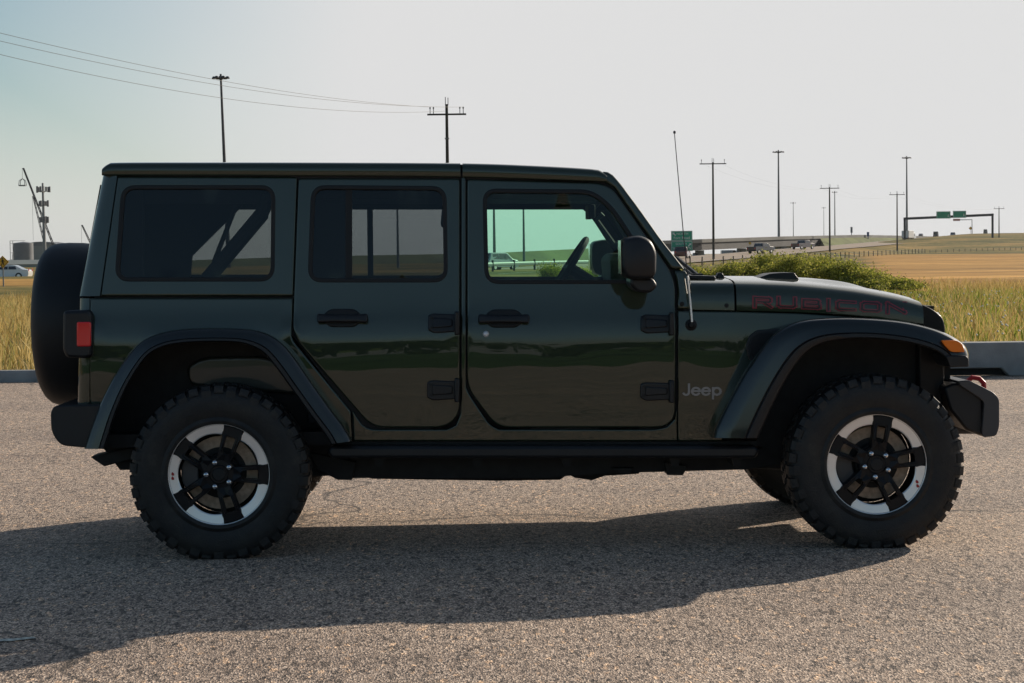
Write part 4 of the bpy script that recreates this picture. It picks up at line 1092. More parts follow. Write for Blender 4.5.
def flare(name, outer, inner, root, seg=5):
    A = catmull(outer, seg); B = catmull(inner, seg); n = len(A)
    prof = [(-.04, None, 0), (.0, .065, 0), (.03, .040, 0), (.10, .026, 0), (.45, .014, 0), (.71, .006, 0), (.745, .010, 1), (.78, .002, 1), (.94, .0, 1), (1.0, .006, 1), (1.02, .03, 1), (.98, .40, 1)]
    vs = []; mi = []
    for a, b_ in zip(A, B):
        for t_, y_, _ in prof:
            q = a*(1-t_)+b_*t_
            if y_ is None:
                x, z = J(q[0], q[1], .17); y_ = root(x, z)+.012
            x, z = J(q[0], q[1], y_); vs.append((x, y_, z))
    k = len(prof)
    f1 = [(i*k+j, (i+1)*k+j, (i+1)*k+j+1, i*k+j+1) for i in range(n-1) for j in range(5)]
    f2 = [(i*k+j, (i+1)*k+j, (i+1)*k+j+1, i*k+j+1) for i in range(n-1) for j in range(5, k-1)]
    def sub(fs):
        used = sorted({i for f_ in fs for i in f_}); mp = {i: q for q, i in enumerate(used)}
        return fin([vs[i] for i in used]), [tuple(mp[i] for i in f_) for f_ in fs]
    v1, g1 = sub(f1+[tuple(range(0, 6)), tuple((n-1)*k+i for i in range(6))][:0]); o_ = pyd(name, v1, g1, flarem, car, True, angle=60)
    v2, g2 = sub(f2+[tuple(range(5, k)), tuple((n-1)*k+i for i in range(5, k))]); pyd('flare_trim', v2, g2, blackpl, o_, True, angle=50)
    return o_
flarem = D.materials['flare_black']
xw_r = 0.0
def wheelwell(poly, y0, y1):
    b_ = CB(); b_.prism([J(a, c, y0) for a, c in poly], y0, y1); return b_

# px shapes reused on both sides
def door(side_name, outline, opening, glassm, divider=None):
    d_ = panel('door', outline, paint, holes=[opening], thick=.055, edge=.005)
    inner = panel('inner_trim', grown(outline, -3), interior, d_, holes=[grown(opening, 1.5)], off=.058, thick=.03, edge=0, step=.3)
    ringed('window_seal', opening, d_)
    panel('window_glass', grown(opening, -1.0), glassm, d_, off=.012, thick=0, edge=0, step=.12)
    return d_
def handle(d_, x0, x1, y0):
    w_ = x1-x0; m_ = (x0+x1)/2
    panel('handle_cup', rnd([(m_-12, y0-2.6), (m_+12, y0-2.6), (m_+19, y0+3), (m_+18, y0+11), (m_+12, y0+15.5), (m_-12, y0+15.5), (m_-18, y0+11), (m_-19, y0+3)], 4), seal, d_, off=-.010, thick=.014, edge=.005, step=.5)
    h_ = panel('handle', rnd([(x0, y0+2.2), (m_-15, y0+3.2), (m_+15, y0+3.2), (x1, y0+2.2), (x1+1, y0+6.8), (x1, y0+11.5), (m_+15, y0+10.6), (m_-15, y0+10.6), (x0, y0+11.5), (x0-1, y0+6.8)], 3), blackpl, d_, off=-.042, thick=.026, edge=.008, step=.5)
    for a in (x0+1.5, x1-8.5): panel('handle_mount', rnd([(a, y0+3), (a+7, y0+3), (a+7, y0+10.5), (a, y0+10.5)], 2), blackpl, h_, off=-.018, thick=.02, edge=0, step=.5)
def hinge(d_, x0, x1, y0, y1):
    h_ = panel('hinge', rnd([(x0, y0+2), (x0+5, y0), (x1, y0+1), (x1, y1-1.5), (x0+6, y1), (x0, y1-3)], 2), blackpl, d_, off=-.017, thick=.02, edge=.004, step=.5)
    panel('hinge_rib', rnd([(x0+5, y0+4), (x1-6, y0+5.5), (x1-6, y1-6.5), (x0+5, y1-5)], 2), blackpl, h_, off=-.023, thick=.01, edge=.004, step=.5)
    prism('hinge_pin', [(x1-4, y0-2), (x1+1, y0-2), (x1+1, y1+2), (x1-4, y1+2)], .128, .16, blackpl, h_, bevel=.006)
    for b0 in (y0+4.5, y1-5.5):
        x, z = js(x0+4, b0, -.017); m = CB(); m.lathe([(0, -.004), (.006, -.004), (.006, .003)], 8, (x, ybody(z)-.018, z)); m.build('bolt', seal, h_)

hood_sh = [(672, 280.5), (690, 280.8), (735, 281.2), (770, 282), (800, 283.5), (850, 288.3), (890, 294.8), (912, 299.8), (926, 304.3), (936, 310.5), (941, 318.5)]
hood_ct = [(672, 277.5), (690, 277.2), (735, 277), (780, 277.5), (820, 279.3), (845, 282.5), (870, 289.5), (895, 294.8), (915, 300), (928, 305), (937, 311), (942, 319)]
def curve_of(px, y_, taper=0):
    P_ = []
    for a, c in px:
        y2 = y_
        for _ in range(3):
            x, z = J(a, c, y2); y2 = y_+taper*max(0, x-xh0)
        P_.append((x, z))
    Q_ = np.array(catmull(P_, 8)); return lambda x: float(np.interp(x, Q_[:, 0], Q_[:, 1]))
SH = curve_of(hood_sh, .27, .15); CT = curve_of(hood_ct, .75)
HB = curve_of([(672, 309.5), (690, 309.6), (735, 310.3), (800, 312.2), (860, 316), (925, 324), (945, 327)], .19, .15)
def hood_loft(name, xa, xb, n, front=False):
    """bonnet skin between two stations of its length, both halves in one mesh"""
    vs = []
    xs_ = np.linspace(xa, xb, n)
    for x in xs_:
        zb, zs, zc = HB(x), SH(x), CT(x); tp = .15*max(0, x-xh0)
        b0 = YH(x, zb)-.001
        hgt = zs-zb
        bl = max(0.0, min(1.0, (zc-zs)/.02)) if zc > zs else 0
        sec = [(b0+.012, zb-.004), (b0, zb), (b0+.001, zb+hgt*.25), (b0+.004, zb+hgt*.5), (b0+.012, zb+hgt*.72), (b0+.030, zb+hgt*.88), (b0+.060, zb+hgt*.965), (b0+.105, zs+.002), (b0+.20, zs+.008), (.50+tp*.4, zs+.012), (.56+tp*.3, zs+.016), (.62+tp*.2, zc-.004), (.70, zc), (.9275, zc+.003)]
        row = sec+[(W-y_, z_) for y_, z_ in sec[:-1][::-1]]
        vs += [(x, y_, z_) for y_, z_ in row]
    k = len(row)
    fs = [(i*k+j, (i+1)*k+j, (i+1)*k+j+1, i*k+j+1) for i in range(n-1) for j in range(k-1)]
    # turned-in end edges
    for end, sgn in ((0, 1), (n-1, -1)):
        b0 = len(vs)
        vs += [(vs[end*k+j][0]+sgn*.004, min(max(vs[end*k+j][1], .0)+ (.015 if j < k/2 else -.015), 9), vs[end*k+j][2]-.02) for j in range(k)]
        fs += [(end*k+j, end*k+j+1, b0+j+1, b0+j) for j in range(k-1)]
    return pyd(name, vs, fs, paint, car, True, angle=70)
xc0 = J(677.5, 300, .2)[0]; xs1 = J(733.8, 300, .2)[0]; xs2 = J(736.0, 300, .2)[0]; xf = J(922.5, 310, .33)[0]
body_core = []
for SIDE in (1, -1):
    near = SIDE == 1
    # hardtop side with its window
    h_ = panel('hardtop_side', HARD, paint, holes=[Q_WIN], thick=.03, edge=.006)
    ringed('window_seal', Q_WIN, h_)
    panel('window_glass', grown(Q_WIN, -1), tint_rear, h_, off=.010, thick=0, edge=0, step=.12)
    panel('quarter_panel', QUART, paint, thick=.03, edge=.005)
    panel('body_sill', SILL, paint, thick=.05, edge=.004, step=.05)
    panel('cowl_side', COWLSIDE, paint, thick=.03, edge=.004, yf=YH)
    # backing behind the shut lines
    panel('shut_line', [(290, 300), (290, 332), (352, 414), (352, 440), (684, 440), (686, 312), (682, 272), (640, 214), (622, 189), (612, 178), (603, 176), (296, 176)], seal, holes=[grown(R_WIN, 5), grown(F_WIN, 5)], off=.030, thick=.01, edge=0, step=.5)
    panel('shut_line', [(94, 291), (296, 291), (296, 303), (94, 303)], seal, off=.028, thick=.01, edge=0, step=.5)
    # doors
    dvx = 0 if near else 9
    dr = door('rear', R_DOOR, R_WIN, tint_rear)
    prism('window_divider', [(345.5, 188), (352, 188), (352, 280), (345.5, 280)], ybody(1.5)-.02, ybody(1.5)+.02, seal, dr, bevel=0) if False else panel('window_divider', [(345.5+dvx, 187.5), (352.0+dvx, 187.5), (352.0+dvx, 280.5), (345.5+dvx, 280.5)], seal, dr, off=.006, thick=.02, edge=0, step=.2)
    df = door('front', F_DOOR, F_WIN, tint_front)
    handle(dr, 317.5, 367, 311.5); handle(df, 479, 529, 312)
    hinge(dr, 428, 458.5, 313.5, 333); hinge(dr, 427, 458.5, 380.5, 400.5)
    hinge(df, 641, 673.5, 314.5, 333.5); hinge(df, 640.5, 673.5, 382.5, 401)
    x, z = js(486, 334); m = CB(); m.lathe([(0, -.014), (.006, -.0130), (.011, -.0095), (.014, -.004), (.0145, .004)], 20, (x, ybody(z), z)); m.build('lock_cylinder', mat('lock_silver', (.85, .86, .88), rough=.35, metal=.25) if near else D.materials['lock_silver'], df)
    # door mirror
    mm = CB()
    poly = rnd([(624, 238, 5), (640, 235, 5), (651.5, 240, 5), (657, 252, 5), (656.5, 274, 5), (651, 280, 4), (626, 279, 5), (622, 268, 3), (621.5, 246, 4)], 4, 3)
    P_ = [J(a, c, -.13) for a, c in poly]; cxm = sum(p[0] for p in P_)/len(P_); czm = sum(p[1] for p in P_)/len(P_)
    rings = [(-.150, .80), (-.143, .90), (-.128, .97), (-.105, 1.0), (.03, 1.0), (.05, .95)]
    vs = []; n = len(P_)
    for y_, s_ in rings: vs += [(cxm+(p[0]-cxm)*s_, y_, czm+(p[1]-czm)*s_) for p in P_]
    mm.add(vs, [(r_*n+i, (r_+1)*n+i, (r_+1)*n+(i+1) % n, r_*n+(i+1) % n) for r_ in range(5) for i in range(n)]+[tuple(range(n)), tuple(range(5*n, 6*n))[::-1]])
    mo = mm.build('door_mirror', blackpl, df, angle=60)
    prism('mirror_foot', [(631, 277.5), (653, 278), (658, 286), (651, 293), (638, 292.5), (630, 285)], -.07, .175, blackpl, mo, bevel=.015, round_=4)
    q = CB(); xg = min(p[0] for p in P_)-.002; q.box((xg-.002, -.125, czm-.075), (xg, .01, czm+.075)); q.build('mirror_glass', chrome, mo, smooth=False)
    # windshield pillar and cowl corner
    panel('windshield_pillar', [(603.5, 171.5), (608, 172), (613, 175), (621, 184), (639, 208), (661, 239), (684.5, 269), (671.2, 268.8), (622, 198.5), (614.5, 187.3), (603.5, 181.0)], paint, off=.004, thick=.055, edge=.008, step=.03)
    panel('cowl_corner', [(674.5, 270.5), (685.3, 270.8), (689.5, 277.5), (691, 284), (691, 309), (677.8, 309), (677.8, 288), (676, 279)], paint, off=.0, thick=.08, edge=.007, step=.03)
    for a, c in ((682, 304), (726.5, 305.5)):
        x, z = jf(a, c, YH); m = CB(); m.lathe([(0, -.004), (.010, -.003), (.011, .004)], 12, (x, YH(x, z)-.002, z)); m.build('trim_bolt', seal)
    flare('rear_fender_flare', outR, inR, lambda x, z: ybody(z))
    flare('front_fender_flare', outF, inF, lambda x, z: YH(x, z))
    # wheel housings: inner wall plus the gloss arch inside the rear one
    b_ = wheelwell([tuple(p) for p in inF]+[(950, 393), (905, 425), (800, 470), (757, 445)], .40, .42); b_.build('wheel_housing', under)
    b_ = wheelwell([tuple(p) for p in inR]+[(340, 470), (120, 470), (104, 449)], .40, .42); b_.build('wheel_housing', under)
    panel('inner_arch', rnd([(190, 386), (186, 366), (205, 357), (262, 356), (292, 366), (300, 395)], 8), mat('dull_green_primer', (.030, .034, .028), rough=.35, coat=.6) if near else D.materials['dull_green_primer'], off=.21, thick=.02, edge=.01, step=.08)
    # side vent by the front fender
    panel('fender_vent', rnd([(749.5, 346), (752, 338), (759, 333), (777, 332), (757, 360), (751, 356)], 2), seal, off=-.009, thick=.02, edge=.002, step=.3, yf=YH)
    panel('fender_vent', rnd([(745.5, 347), (749, 336), (757, 330), (782, 328.5), (756, 366), (748, 358)], 3), blackpl, off=-.006, thick=.02, edge=.004, step=.3, yf=YH)
    # amber marker at the flare tip
    prism('side_marker', [(941.5, 340.3), (957, 340.6), (962.5, 344), (965, 352.2), (951, 351.8), (945, 345.5)], -.006, .10, amber, bevel=.005, round_=2)
    prism('flare_end_cap', [(946, 355.5), (966.5, 355.5), (969, 359), (969, 366.8), (950, 367.5)], -.010, .25, blackpl, bevel=.006)
    # rock rail with brackets
    r_ = prism('rock_rail', [(331, 446), (756, 446), (760, 451), (756, 458.5), (331, 458.5), (327, 452)], .10, .20, blackpl, bevel=.02)
    for a in (372, 470, 560, 668, 730):
        prism('bracket', [(a, 455), (a+14, 455), (a+10, 466), (a+4, 466)], .20, .40, under, r_, bevel=0)
    prism('under_sill', [(338, 441.3), (757, 441.3), (757, 446), (338, 446)], .19, .30, under, bevel=0)
    # tail light
    tl_ = prism('tail_light', [(63, 311), (88, 310), (91, 314), (91.5, 356), (86, 358.5), (66, 357.5), (62.5, 350)], .13, .30, blackpl, bevel=.014, round_=4)
    prism('lens', [(76.5, 322), (90.6, 322), (90.6, 346.5), (76.5, 346.5)], .118, .16, redlens, tl_, bevel=.006, round_=2)
    # frame rail
    prism('frame_rail', [(150, 436), (330, 448), (345, 455), (520, 455), (740, 455), (800, 436), (955, 405), (955, 420), (810, 458), (745, 469.5), (600, 473.5), (540, 478), (345, 478), (322, 470), (150, 456)], .42, .49, under, bevel=0)
    # padded trims inside the cabin
    prism('cargo_trim', [(112, 190), (143, 190), (143, 296), (100, 296)], .31, .35, interior, bevel=0)
    prism('pillar_pad', [(306, 190), (346.5, 190), (346.5, 285), (300, 285)], .33, .40, interior, bevel=.01) if near else None
    prism('roof_rail', [(118, 176), (600, 181), (596, 203.5), (120, 203.5)], .325, .35, interior, bevel=0)
SIDE = 1
# roof in two sections
RT = curve_of([(100, 172), (104, 167), (109, 163.6), (118, 162.4), (200, 162.2), (330, 162.3), (461, 163), (530, 165.2), (590, 168.6), (601, 171), (607, 175), (610, 178)], .30)
RB = curve_of([(98, 175.4), (117, 175.4), (300, 175.8), (461, 177), (603, 181.6), (612, 182)], .26)
def roof(name, xa, xb, n, extra=()):
    xs_ = sorted(set(list(np.linspace(xa, xb, n))+list(extra))); vs = []
    for x in xs_:
        zb = RB(x); zt = max(RT(x), zb+.01); yb_ = ybody(zb)-.008; h_ = zt-zb
        sec = [(yb_+.03, zb+.001), (yb_+.004, zb), (yb_, zb+.004), (yb_+.001, zb+h_*.55), (yb_+.008, zb+h_*.80), (yb_+.022, zb+h_*.93), (yb_+.045, zb+h_*.985), (yb_+.09, zb+h_+.002), (yb_+.2, zb+h_+.008), (.70, zb+h_+.018), (.9275, zb+h_+.022)]
        row = sec+[(W-a, c) for a, c in sec[:-1][::-1]]; vs += [(x, a, c) for a, c in row]
    k = len(row); n = len(xs_)
    fs = [(i*k+j, (i+1)*k+j, (i+1)*k+j+1, i*k+j+1) for i in range(n-1) for j in range(k-1)]+[tuple(range(k)), tuple(range((n-1)*k, n*k))]
    return pyd(name, vs, fs, paint, car, True, angle=60)
xr0 = J(103, 168, .30)[0]; xr1 = J(460.4, 170, .28)[0]; xr2 = J(462.6, 170, .28)[0]; xr3 = J(607, 176, .28)[0]
ro = roof('roof_rear', xr0, xr1, 26, [xr0+.01, xr0+.02, xr0+.035])
roof('roof_front', xr2, xr3, 20, [xr3-.01, xr3-.02, xr3-.04])
m = MB(); m.box((xr1-.03, .32, RB(xr1)), (xr2+.03, W-.32, RT(xr1)-.006)); m.build('roof_joint', seal, car)
m = MB(); z0 = RB(0)-.012; m.box((xr0+.06, .29, z0-.02), (xr3-.05, W-.29, z0+.015)); m.build('headliner', headliner, car, smooth=False)
# rear face of the hardtop and tub
def rear_shell(name, seam, edge_, rows, rad=.09):
    vs = []; (sa, sb), (ea, eb) = seam, edge_
    for k in range(rows):
        u = k/(rows-1)
        spx = (sa[0]+(sb[0]-sa[0])*u, sa[1]+(sb[1]-sa[1])*u); epx = (ea[0]+(eb[0]-ea[0])*u, ea[1]+(eb[1]-ea[1])*u)
        x0, z = js(*spx); y0 = ybody(z); x1 = J(epx[0], epx[1], y0+rad)[0]
        row = []
        for q in range(9):
            an = math.pi/2*q/8; row.append((x1+(x0-x1)*(1-math.sin(an)) if False else x0+(x1-x0)*math.sin(an), y0+rad*(1-math.cos(an)), z))
        row += [(x1-.012, .5, z), (x1-.015, .9275, z)]
        row += [(a, W-b_, c) for a, b_, c in row[:-1][::-1]]
        vs += row
    n = len(row)
    return pyd(name, vs, [(i*n+j, (i+1)*n+j, (i+1)*n+j+1, i*n+j+1) for i in range(rows-1) for j in range(n-1)], paint, car, True, angle=60)
rs_ = rear_shell('hardtop_rear', ((99.8, 296), (117.6, 172.5)), ((79.5, 296.5), (103.8, 168)), 10)
rear_shell('tub_rear', ((89.5, 404.5), (89.5, 298.3)), ((78, 404.5), (80, 298.3)), 8, .06)
m = MB(); a = J(80.7, 290, .27); c = J(100.2, 184, .27); m.add([(a[0]-.0165, .36, a[1]), (a[0]-.0165, W-.36, a[1]), (c[0]-.0165, W-.36, c[1]), (c[0]-.0165, .36, c[1])], [(0, 1, 2, 3)]); m.build('rear_window', tint_rear, rs_, smooth=False)
# bonnet and cowl
cw = hood_loft('cowl_top', J(690.8, 300, .2)[0], xs1, 8)
hd_ = hood_loft('hood', xs2, xf, 34)
m = MB(); m.box((xs1-.02, .30, HB(xs1)-.1), (xs2+.02, W-.3, SH(xs1)-.02)); m.build('hood_gap', seal, car)
# RUBICON lettering on the hood side
def surf_text(s, name, box, slope, m_, parent, yf, off, size_off=0.0, ext=.0, hpx=None, ty=.0):
    me = text_mesh(s, 1.0, 0.0, size_off, space=1.08)
    bm = bmesh.new(); bm.from_mesh(me); bmesh.ops.triangulate(bm, faces=bm.faces); bm.to_mesh(me); bm.free()
    co = np.array([v.co[:] for v in me.vertices]); lo_, hi = co.min(0), co.max(0)
    (x0, y0, x1, y1) = box
    vs = []
    for c in co:
        u = (c[0]-lo_[0])/(hi[0]-lo_[0]); v_ = (c[1]-lo_[1])/(hi[1]-lo_[1])
        px = x0+(x1-x0)*u; py = y1+(y0-y1)*v_+slope*u
        x, z = jf(px, py, yf); vs.append((x, yf(x, z)+off, z))
    for v, p in zip(me.vertices, vs): v.co = p
    if ext:
        bm = bmesh.new(); bm.from_mesh(me); r = bmesh.ops.extrude_face_region(bm, geom=bm.faces[:])
        for e_ in r['geom']:
            if isinstance(e_, bmesh.types.BMVert): e_.co.y -= ext
        bmesh.ops.recalc_face_normals(bm, faces=bm.faces); bm.to_mesh(me); bm.free()
    return link(name, me, m_, parent, False)
def hood_skin(x, z):
    zb, zs = HB(x), SH(x); b0 = YH(x, zb)-.001; h_ = zs-zb; u = (z-zb)/h_
    return b0+float(np.interp(u, [0, .25, .5, .72, .88, .965], [0, .001, .004, .012, .030, .060]))

def strokes(poly, th):
    """thick quads along a polyline, mitred by overlap"""
    out = []
    for (a, b_) in zip(poly[:-1], poly[1:]):
        a = np.array(a, float); b_ = np.array(b_, float); d_ = b_-a; L = np.linalg.norm(d_); d_ /= L; n_ = np.array([-d_[1], d_[0]])*th/2; e_ = d_*th*.5
        out.append([a-e_+n_, a-e_-n_, b_+e_-n_, b_+e_+n_])
    return out
def disc_poly(c, r_, n=12): return [np.array([c[0]+r_*math.cos(2*math.pi*k/n), c[1]+r_*math.sin(2*math.pi*k/n)]) for k in range(n)]
def union_mesh(polys):
    vs = []; fs = []
    for p in polys:
        if area(p) < 0: p = p[::-1]
        fs.append(list(range(len(vs), len(vs)+len(p)))); vs += [Vector(q) for q in p]
    ov, oe, of, _, _, off_ = delaunay_2d_cdt(vs, [], fs, 0, 1e-5, True)
    of = [f_ for f_, o_ in zip(of, off_) if len(o_)]
    return [tuple(v) for v in ov], [tuple(f_) for f_ in of]
def surf_glyphs(name, polys, box, slope, m_, yf, off, parent=car, ext=0.0):
    """letters drawn on a 0..1 by 0..1 sheet, laid on the car's skin inside a pixel box"""
    v2, f2 = union_mesh(polys); x0, y0, x1, y1 = box; vs = []
    for u, v_ in v2:
        px = x0+(x1-x0)*u; py = y1+(y0-y1)*v_+slope*u
        x, z = jf(px, py, yf); vs.append((x, yf(x, z)+off, z))
    fs = list(f2)
    if ext:
        n0 = len(vs); vs += [(a, b_+ext, c) for a, b_, c in vs]
        from collections import Counter
        ec = Counter((f_[i], f_[(i+1) % len(f_)]) for f_ in f2 for i in range(len(f_)))
        fs += [(a, b_, b_+n0, a+n0) for (a, b_) in ec if (b_, a) not in ec]
    return pyd(name, vs, fs, m_, parent, False)
# squared, wide letters of the hood decal, each in a unit cell; (polyline, ...)
T1, T2, B1, B2 = .86, .86, .14, .14
GL = {
 'R': [[(.14, .0), (.14, .9)], [(.14, .88), (.80, .88), (.86, .80), (.86, .60), (.80, .50), (.30, .50)], [(.55, .48), (.90, .02)]],
 'U': [[(.12, 1.0), (.12, .25), (.22, .12), (.78, .12), (.88, .25), (.88, 1.0)]],
 'B': [[(.14, .12), (.14, .88)], [(.14, .88), (.78, .88), (.84, .80), (.84, .60), (.78, .52)], [(.30, .50), (.80, .50), (.88, .42), (.88, .20), (.80, .12), (.14, .12)]],
 'I': [[(.5, 0), (.5, 1)]],
 'C': [[(.90, .86), (.22, .88), (.12, .76), (.12, .24), (.22, .12), (.90, .14)]],
 'O': [[(.12, .75), (.12, .25), (.22, .12), (.78, .12), (.88, .25), (.88, .75), (.78, .88), (.22, .88), (.12, .75)]],
 'N': [[(.12, 0), (.12, .92)], [(.12, .92), (.88, .08)], [(.88, .08), (.88, 1.0)]],
}
def word(txt, widths, gap, th, aspect):
    tot = sum(widths)+gap*(len(widths)-1); x = 0; out = []
    for ch, w_ in zip(txt, widths):
        for pl in GL[ch]:
            P_ = [((x+p[0]*w_)/tot*aspect, p[1]*(1-.0)) for p in pl]
            for q in strokes(P_, th): out.append([(a[0]/aspect, min(1+th/2, max(-th/2, a[1]))) for a in q])
        x += w_+gap
    return out
WD = [1.0, 1.0, 1.0, .34, 1.0, 1.05, 1.05]
# the sheet is about 11 times as wide as it is tall
surf_glyphs('hood_lettering_outline', word('RUBICON', WD, .13, .33, 11.0), (751.5, 296.2, 907.5, 306.6), 7.0, decalred, hood_skin, -.0022, hd_)
surf_glyphs('hood_lettering', word('RUBICON', WD, .13, .13, 11.0), (751.5, 296.2, 907.5, 306.6), 7.0, decaldark, hood_skin, -.0036, hd_)
def arc(c, rx, ry, a0, a1, n=12): return [(c[0]+rx*math.cos(R(a0+(a1-a0)*k/n)), c[1]+ry*math.sin(R(a0+(a1-a0)*k/n))) for k in range(n+1)]
# badge letters: x to the right in units of cap height, baseline 0, cap height 1
e_l = lambda x: [[(x-.27, .36), (x+.27, .36)], arc((x, .34), .28, .30, 12, 320)]
jeep = [[(.42, .94), (.42, .28)], arc((.22, .26), .20, .22, 0, -150)] + e_l(.93) + e_l(1.66) + [[(2.16, .62), (2.16, -.28)], arc((2.44, .34), .27, .30, 0, 360)]
pol = []
for pl in jeep:
    for q in strokes(pl, .155): pol.append([(a[0]/2.75, a[1]) for a in q])
surf_glyphs('side_badge', pol, (683, 383.6, 721, 395.2), 0, greyletter, YH, -.006, car, .006)
# bonnet vent, washer nozzle, wiper
def hoodprism(name, poly, y0, y1, m_, bevel=.004): return prism(name, poly, y0, y1, m_, hd_, bevel, yref=(y0+y1)/2)
hoodprism('hood_vent', [(752, 278.5), (766, 273.5), (776, 272.6), (790, 272.4), (795, 279), (770, 281)], .62, .86, blackpl)
hoodprism('hood_vent', [(752, 278.5), (766, 273.5), (776, 272.6), (790, 272.4), (795, 279), (770, 281)], 1.0, 1.24, blackpl)
prism('washer_nozzle', [(716, 277), (718, 273), (722, 272.5), (725, 277.5), (722, 279)], .5, .55, blackpl, car, .003)
prism('cowl_grille', [(688, 279), (690, 275.4), (715, 276), (716, 280)], .34, W-.34, blackpl, car, .004)
for (a, b_, y0, y1) in (((677, 258), (698, 275.5), .95, .62), ((681, 266), (694, 276), 1.35, 1.02)):
    A = J(*a, y0); B = J(*b_, y1)
    m = MB(); m.tube([(A[0], y0, A[1]), (B[0], y1, B[1])], .010, 6); m.box((B[0]-.03, y1-.03, B[1]-.03), (B[0]+.02, y1+.03, B[1]+.01)); m.build('wiper', blackpl, car)
# windscreen, header, mirror
A = J(607.5, 177, .30); B = J(682.5, 269, .26)
m = MB(); m.add([(A[0], .30, A[1]), (A[0], W-.30, A[1]), (B[0], W-.26, B[1]), (B[0], .26, B[1])], [(0, 1, 2, 3)]); m.build('windscreen', clearglass, car, smooth=False)
m = MB(); m.box((A[0]-.10, .29, A[1]-.075), (A[0]-.012, W-.29, A[1]-.02)); m.build('windscreen_header', interior, car)
m = MB(); m.box((B[0]-.10, .30, B[1]-.05), (B[0]-.015, W-.30, B[1]+.0)); m.build('windscreen_base', interior, car)
A = J(591, 212, .93); m = MB(); m.box((A[0]-.02, .80, A[1]-.035), (A[0]+.012, 1.06, A[1]+.035)); m.tube([(A[0], .93, A[1]), (A[0]+.06, .93, A[1]+.07)], .012, 6); m.build('cabin_mirror', interior, car, .008)
# antenna
bx_, bz_ = jf(691, 325, YH); m = MB(); m.lathe([(0, -.028), (.010, -.026), (.016, -.012), (.027, -.006), (.028, .004)], 16, (bx_, YH(bx_, bz_), bz_)); an_ = m.build('antenna_base', seal, car)
pts = []
for a, c in ((692, 322), (690.2, 300), (687.4, 276), (683.5, 235), (678.5, 180), (674.5, 134)):
    x, z = J(a, c, .155); pts.append((x, .155, z))
m = MB(); m.tube(pts[:3], .0055, 8, .004); m.build('antenna_spring', silver, an_)
m = MB(); m.tube(pts[2:], .0028, 6, .002); m.lathe([(0, 0), (.006, .003), (.006, .012), (0, .016)], 8, pts[-1], 'z'); m.build('antenna_mast', mat('antenna_dark', (.06, .05, .055), rough=.4), an_)
# grille with slots and lamps
G0 = J(923, 306, .33); G1 = J(943, 322, .36)
xg0 = G0[0]; xg1 = G1[0]+.006; zt_ = SH(xf)+.0
secp = rnd([(xg0-.02, zt_-.004), (xg0+.05, zt_-.035), (xg1-.012, zt_-.075), (xg1, zt_-.12), (xg1-.01, .62), (xg0-.02, .62)], .03, 4)
m = MB(); m.prism(secp, .335, W-.335); gr = m.build('grille', rimblack, car, .02)
for k in range(7):
    y_ = .9275+(k-3)*.095; m = MB(); m.box((xg1-.012, y_-.026, .74), (xg1+.004, y_+.026, zt_-.15)); m.build('grille_slot', seal, gr)
for y_ in (.50, W-.50):
    m = MB(); m.lathe([(0, .022), (.06, .018), (.088, .004), (.09, -.03)], 24, (xg1, y_, .98), 'x'); m.build('headlight', headl, gr)
# engine bay, floor, firewall, seats
def blk(name, a, b_, m_=under, parent=car, bevel=0): 
    q = MB(); q.box(a, b_); return q.build(name, m_, parent, bevel, smooth=bool(bevel))
xq = lambda px, y_=.9: J(px, 400, y_)[0]
blk('engine_bay', (xq(735), .44, .52), (xq(912), W-.44, 1.10))
blk('floor', (xq(110), .20, .50), (xq(730), W-.20, .56))
blk('firewall', (xq(668), .20, .56), (xq(676), W-.20, 1.16), interior)
tdk = J(612, 262, .9)
m = MB(); m.prism(rnd([J(611, 259, .9), J(618, 252, .9), J(652, 262, .9), J(660, 275, .9), J(650, 320, .9), J(618, 320, .9)], .02, 3), .24, W-.24); m.build('dashboard', interior, car, .015)
Cn = J(568, 268, 1.33); T_ = J(581, 247.5, 1.33); L_ = math.hypot(T_[0]-Cn[0], T_[1]-Cn[1]); dx_, dz_ = (T_[0]-Cn[0])/L_, (T_[1]-Cn[1])/L_
ring = [(Cn[0]+.175*math.cos(q)*dx_, 1.33+.175*math.sin(q), Cn[1]+.175*math.cos(q)*dz_) for q in np.linspace(0, 2*math.pi, 29)]
m = MB(); m.tube(ring, .017, 8); nrm = (dz_, 0, -dx_)
m.tube([(Cn[0], 1.33, Cn[1]), (Cn[0]+.35*nrm[0], 1.33, Cn[1]+.35*nrm[2])], .035, 8)
for q in (math.pi/2, -math.pi/2, math.pi): m.tube([(Cn[0]+.01*nrm[0], 1.33, Cn[1]), (Cn[0]+.18*math.cos(q)*dx_, 1.33+.18*math.sin(q), Cn[1]+.18*math.cos(q)*dz_)], .02, 6)
m.build('steering_wheel', interior, car)
def seat(px, y0, w_):
    y_ = y0; P2 = lambda a, c: J(a, c, y_)
    m = MB(); m.prism([P2(px-16, 236), P2(px-8, 228), P2(px+2, 230), P2(px+30, 330), P2(px+26, 345), P2(px+4, 345)], y0, y0+w_); s_ = m.build('seat', interior, car, .03)
    m = MB(); m.prism(rnd([P2(px-22, 226), P2(px-20, 206), P2(px-8, 203), P2(px-2, 210), P2(px-4, 226), P2(px-12, 230)], .02, 3), y0+w_/2-.13, y0+w_/2+.13); m.build('headrest', interior, s_, .02)
    m = MB(); m.prism([P2(px+20, 335), P2(px+100, 330), P2(px+112, 350), P2(px+20, 365)], y0, y0+w_); m.build('cushion', interior, s_, .03)
seat(462, .33, .50); seat(462, 1.02, .50)
seat(312, .36, .54); seat(312, .95, .54)
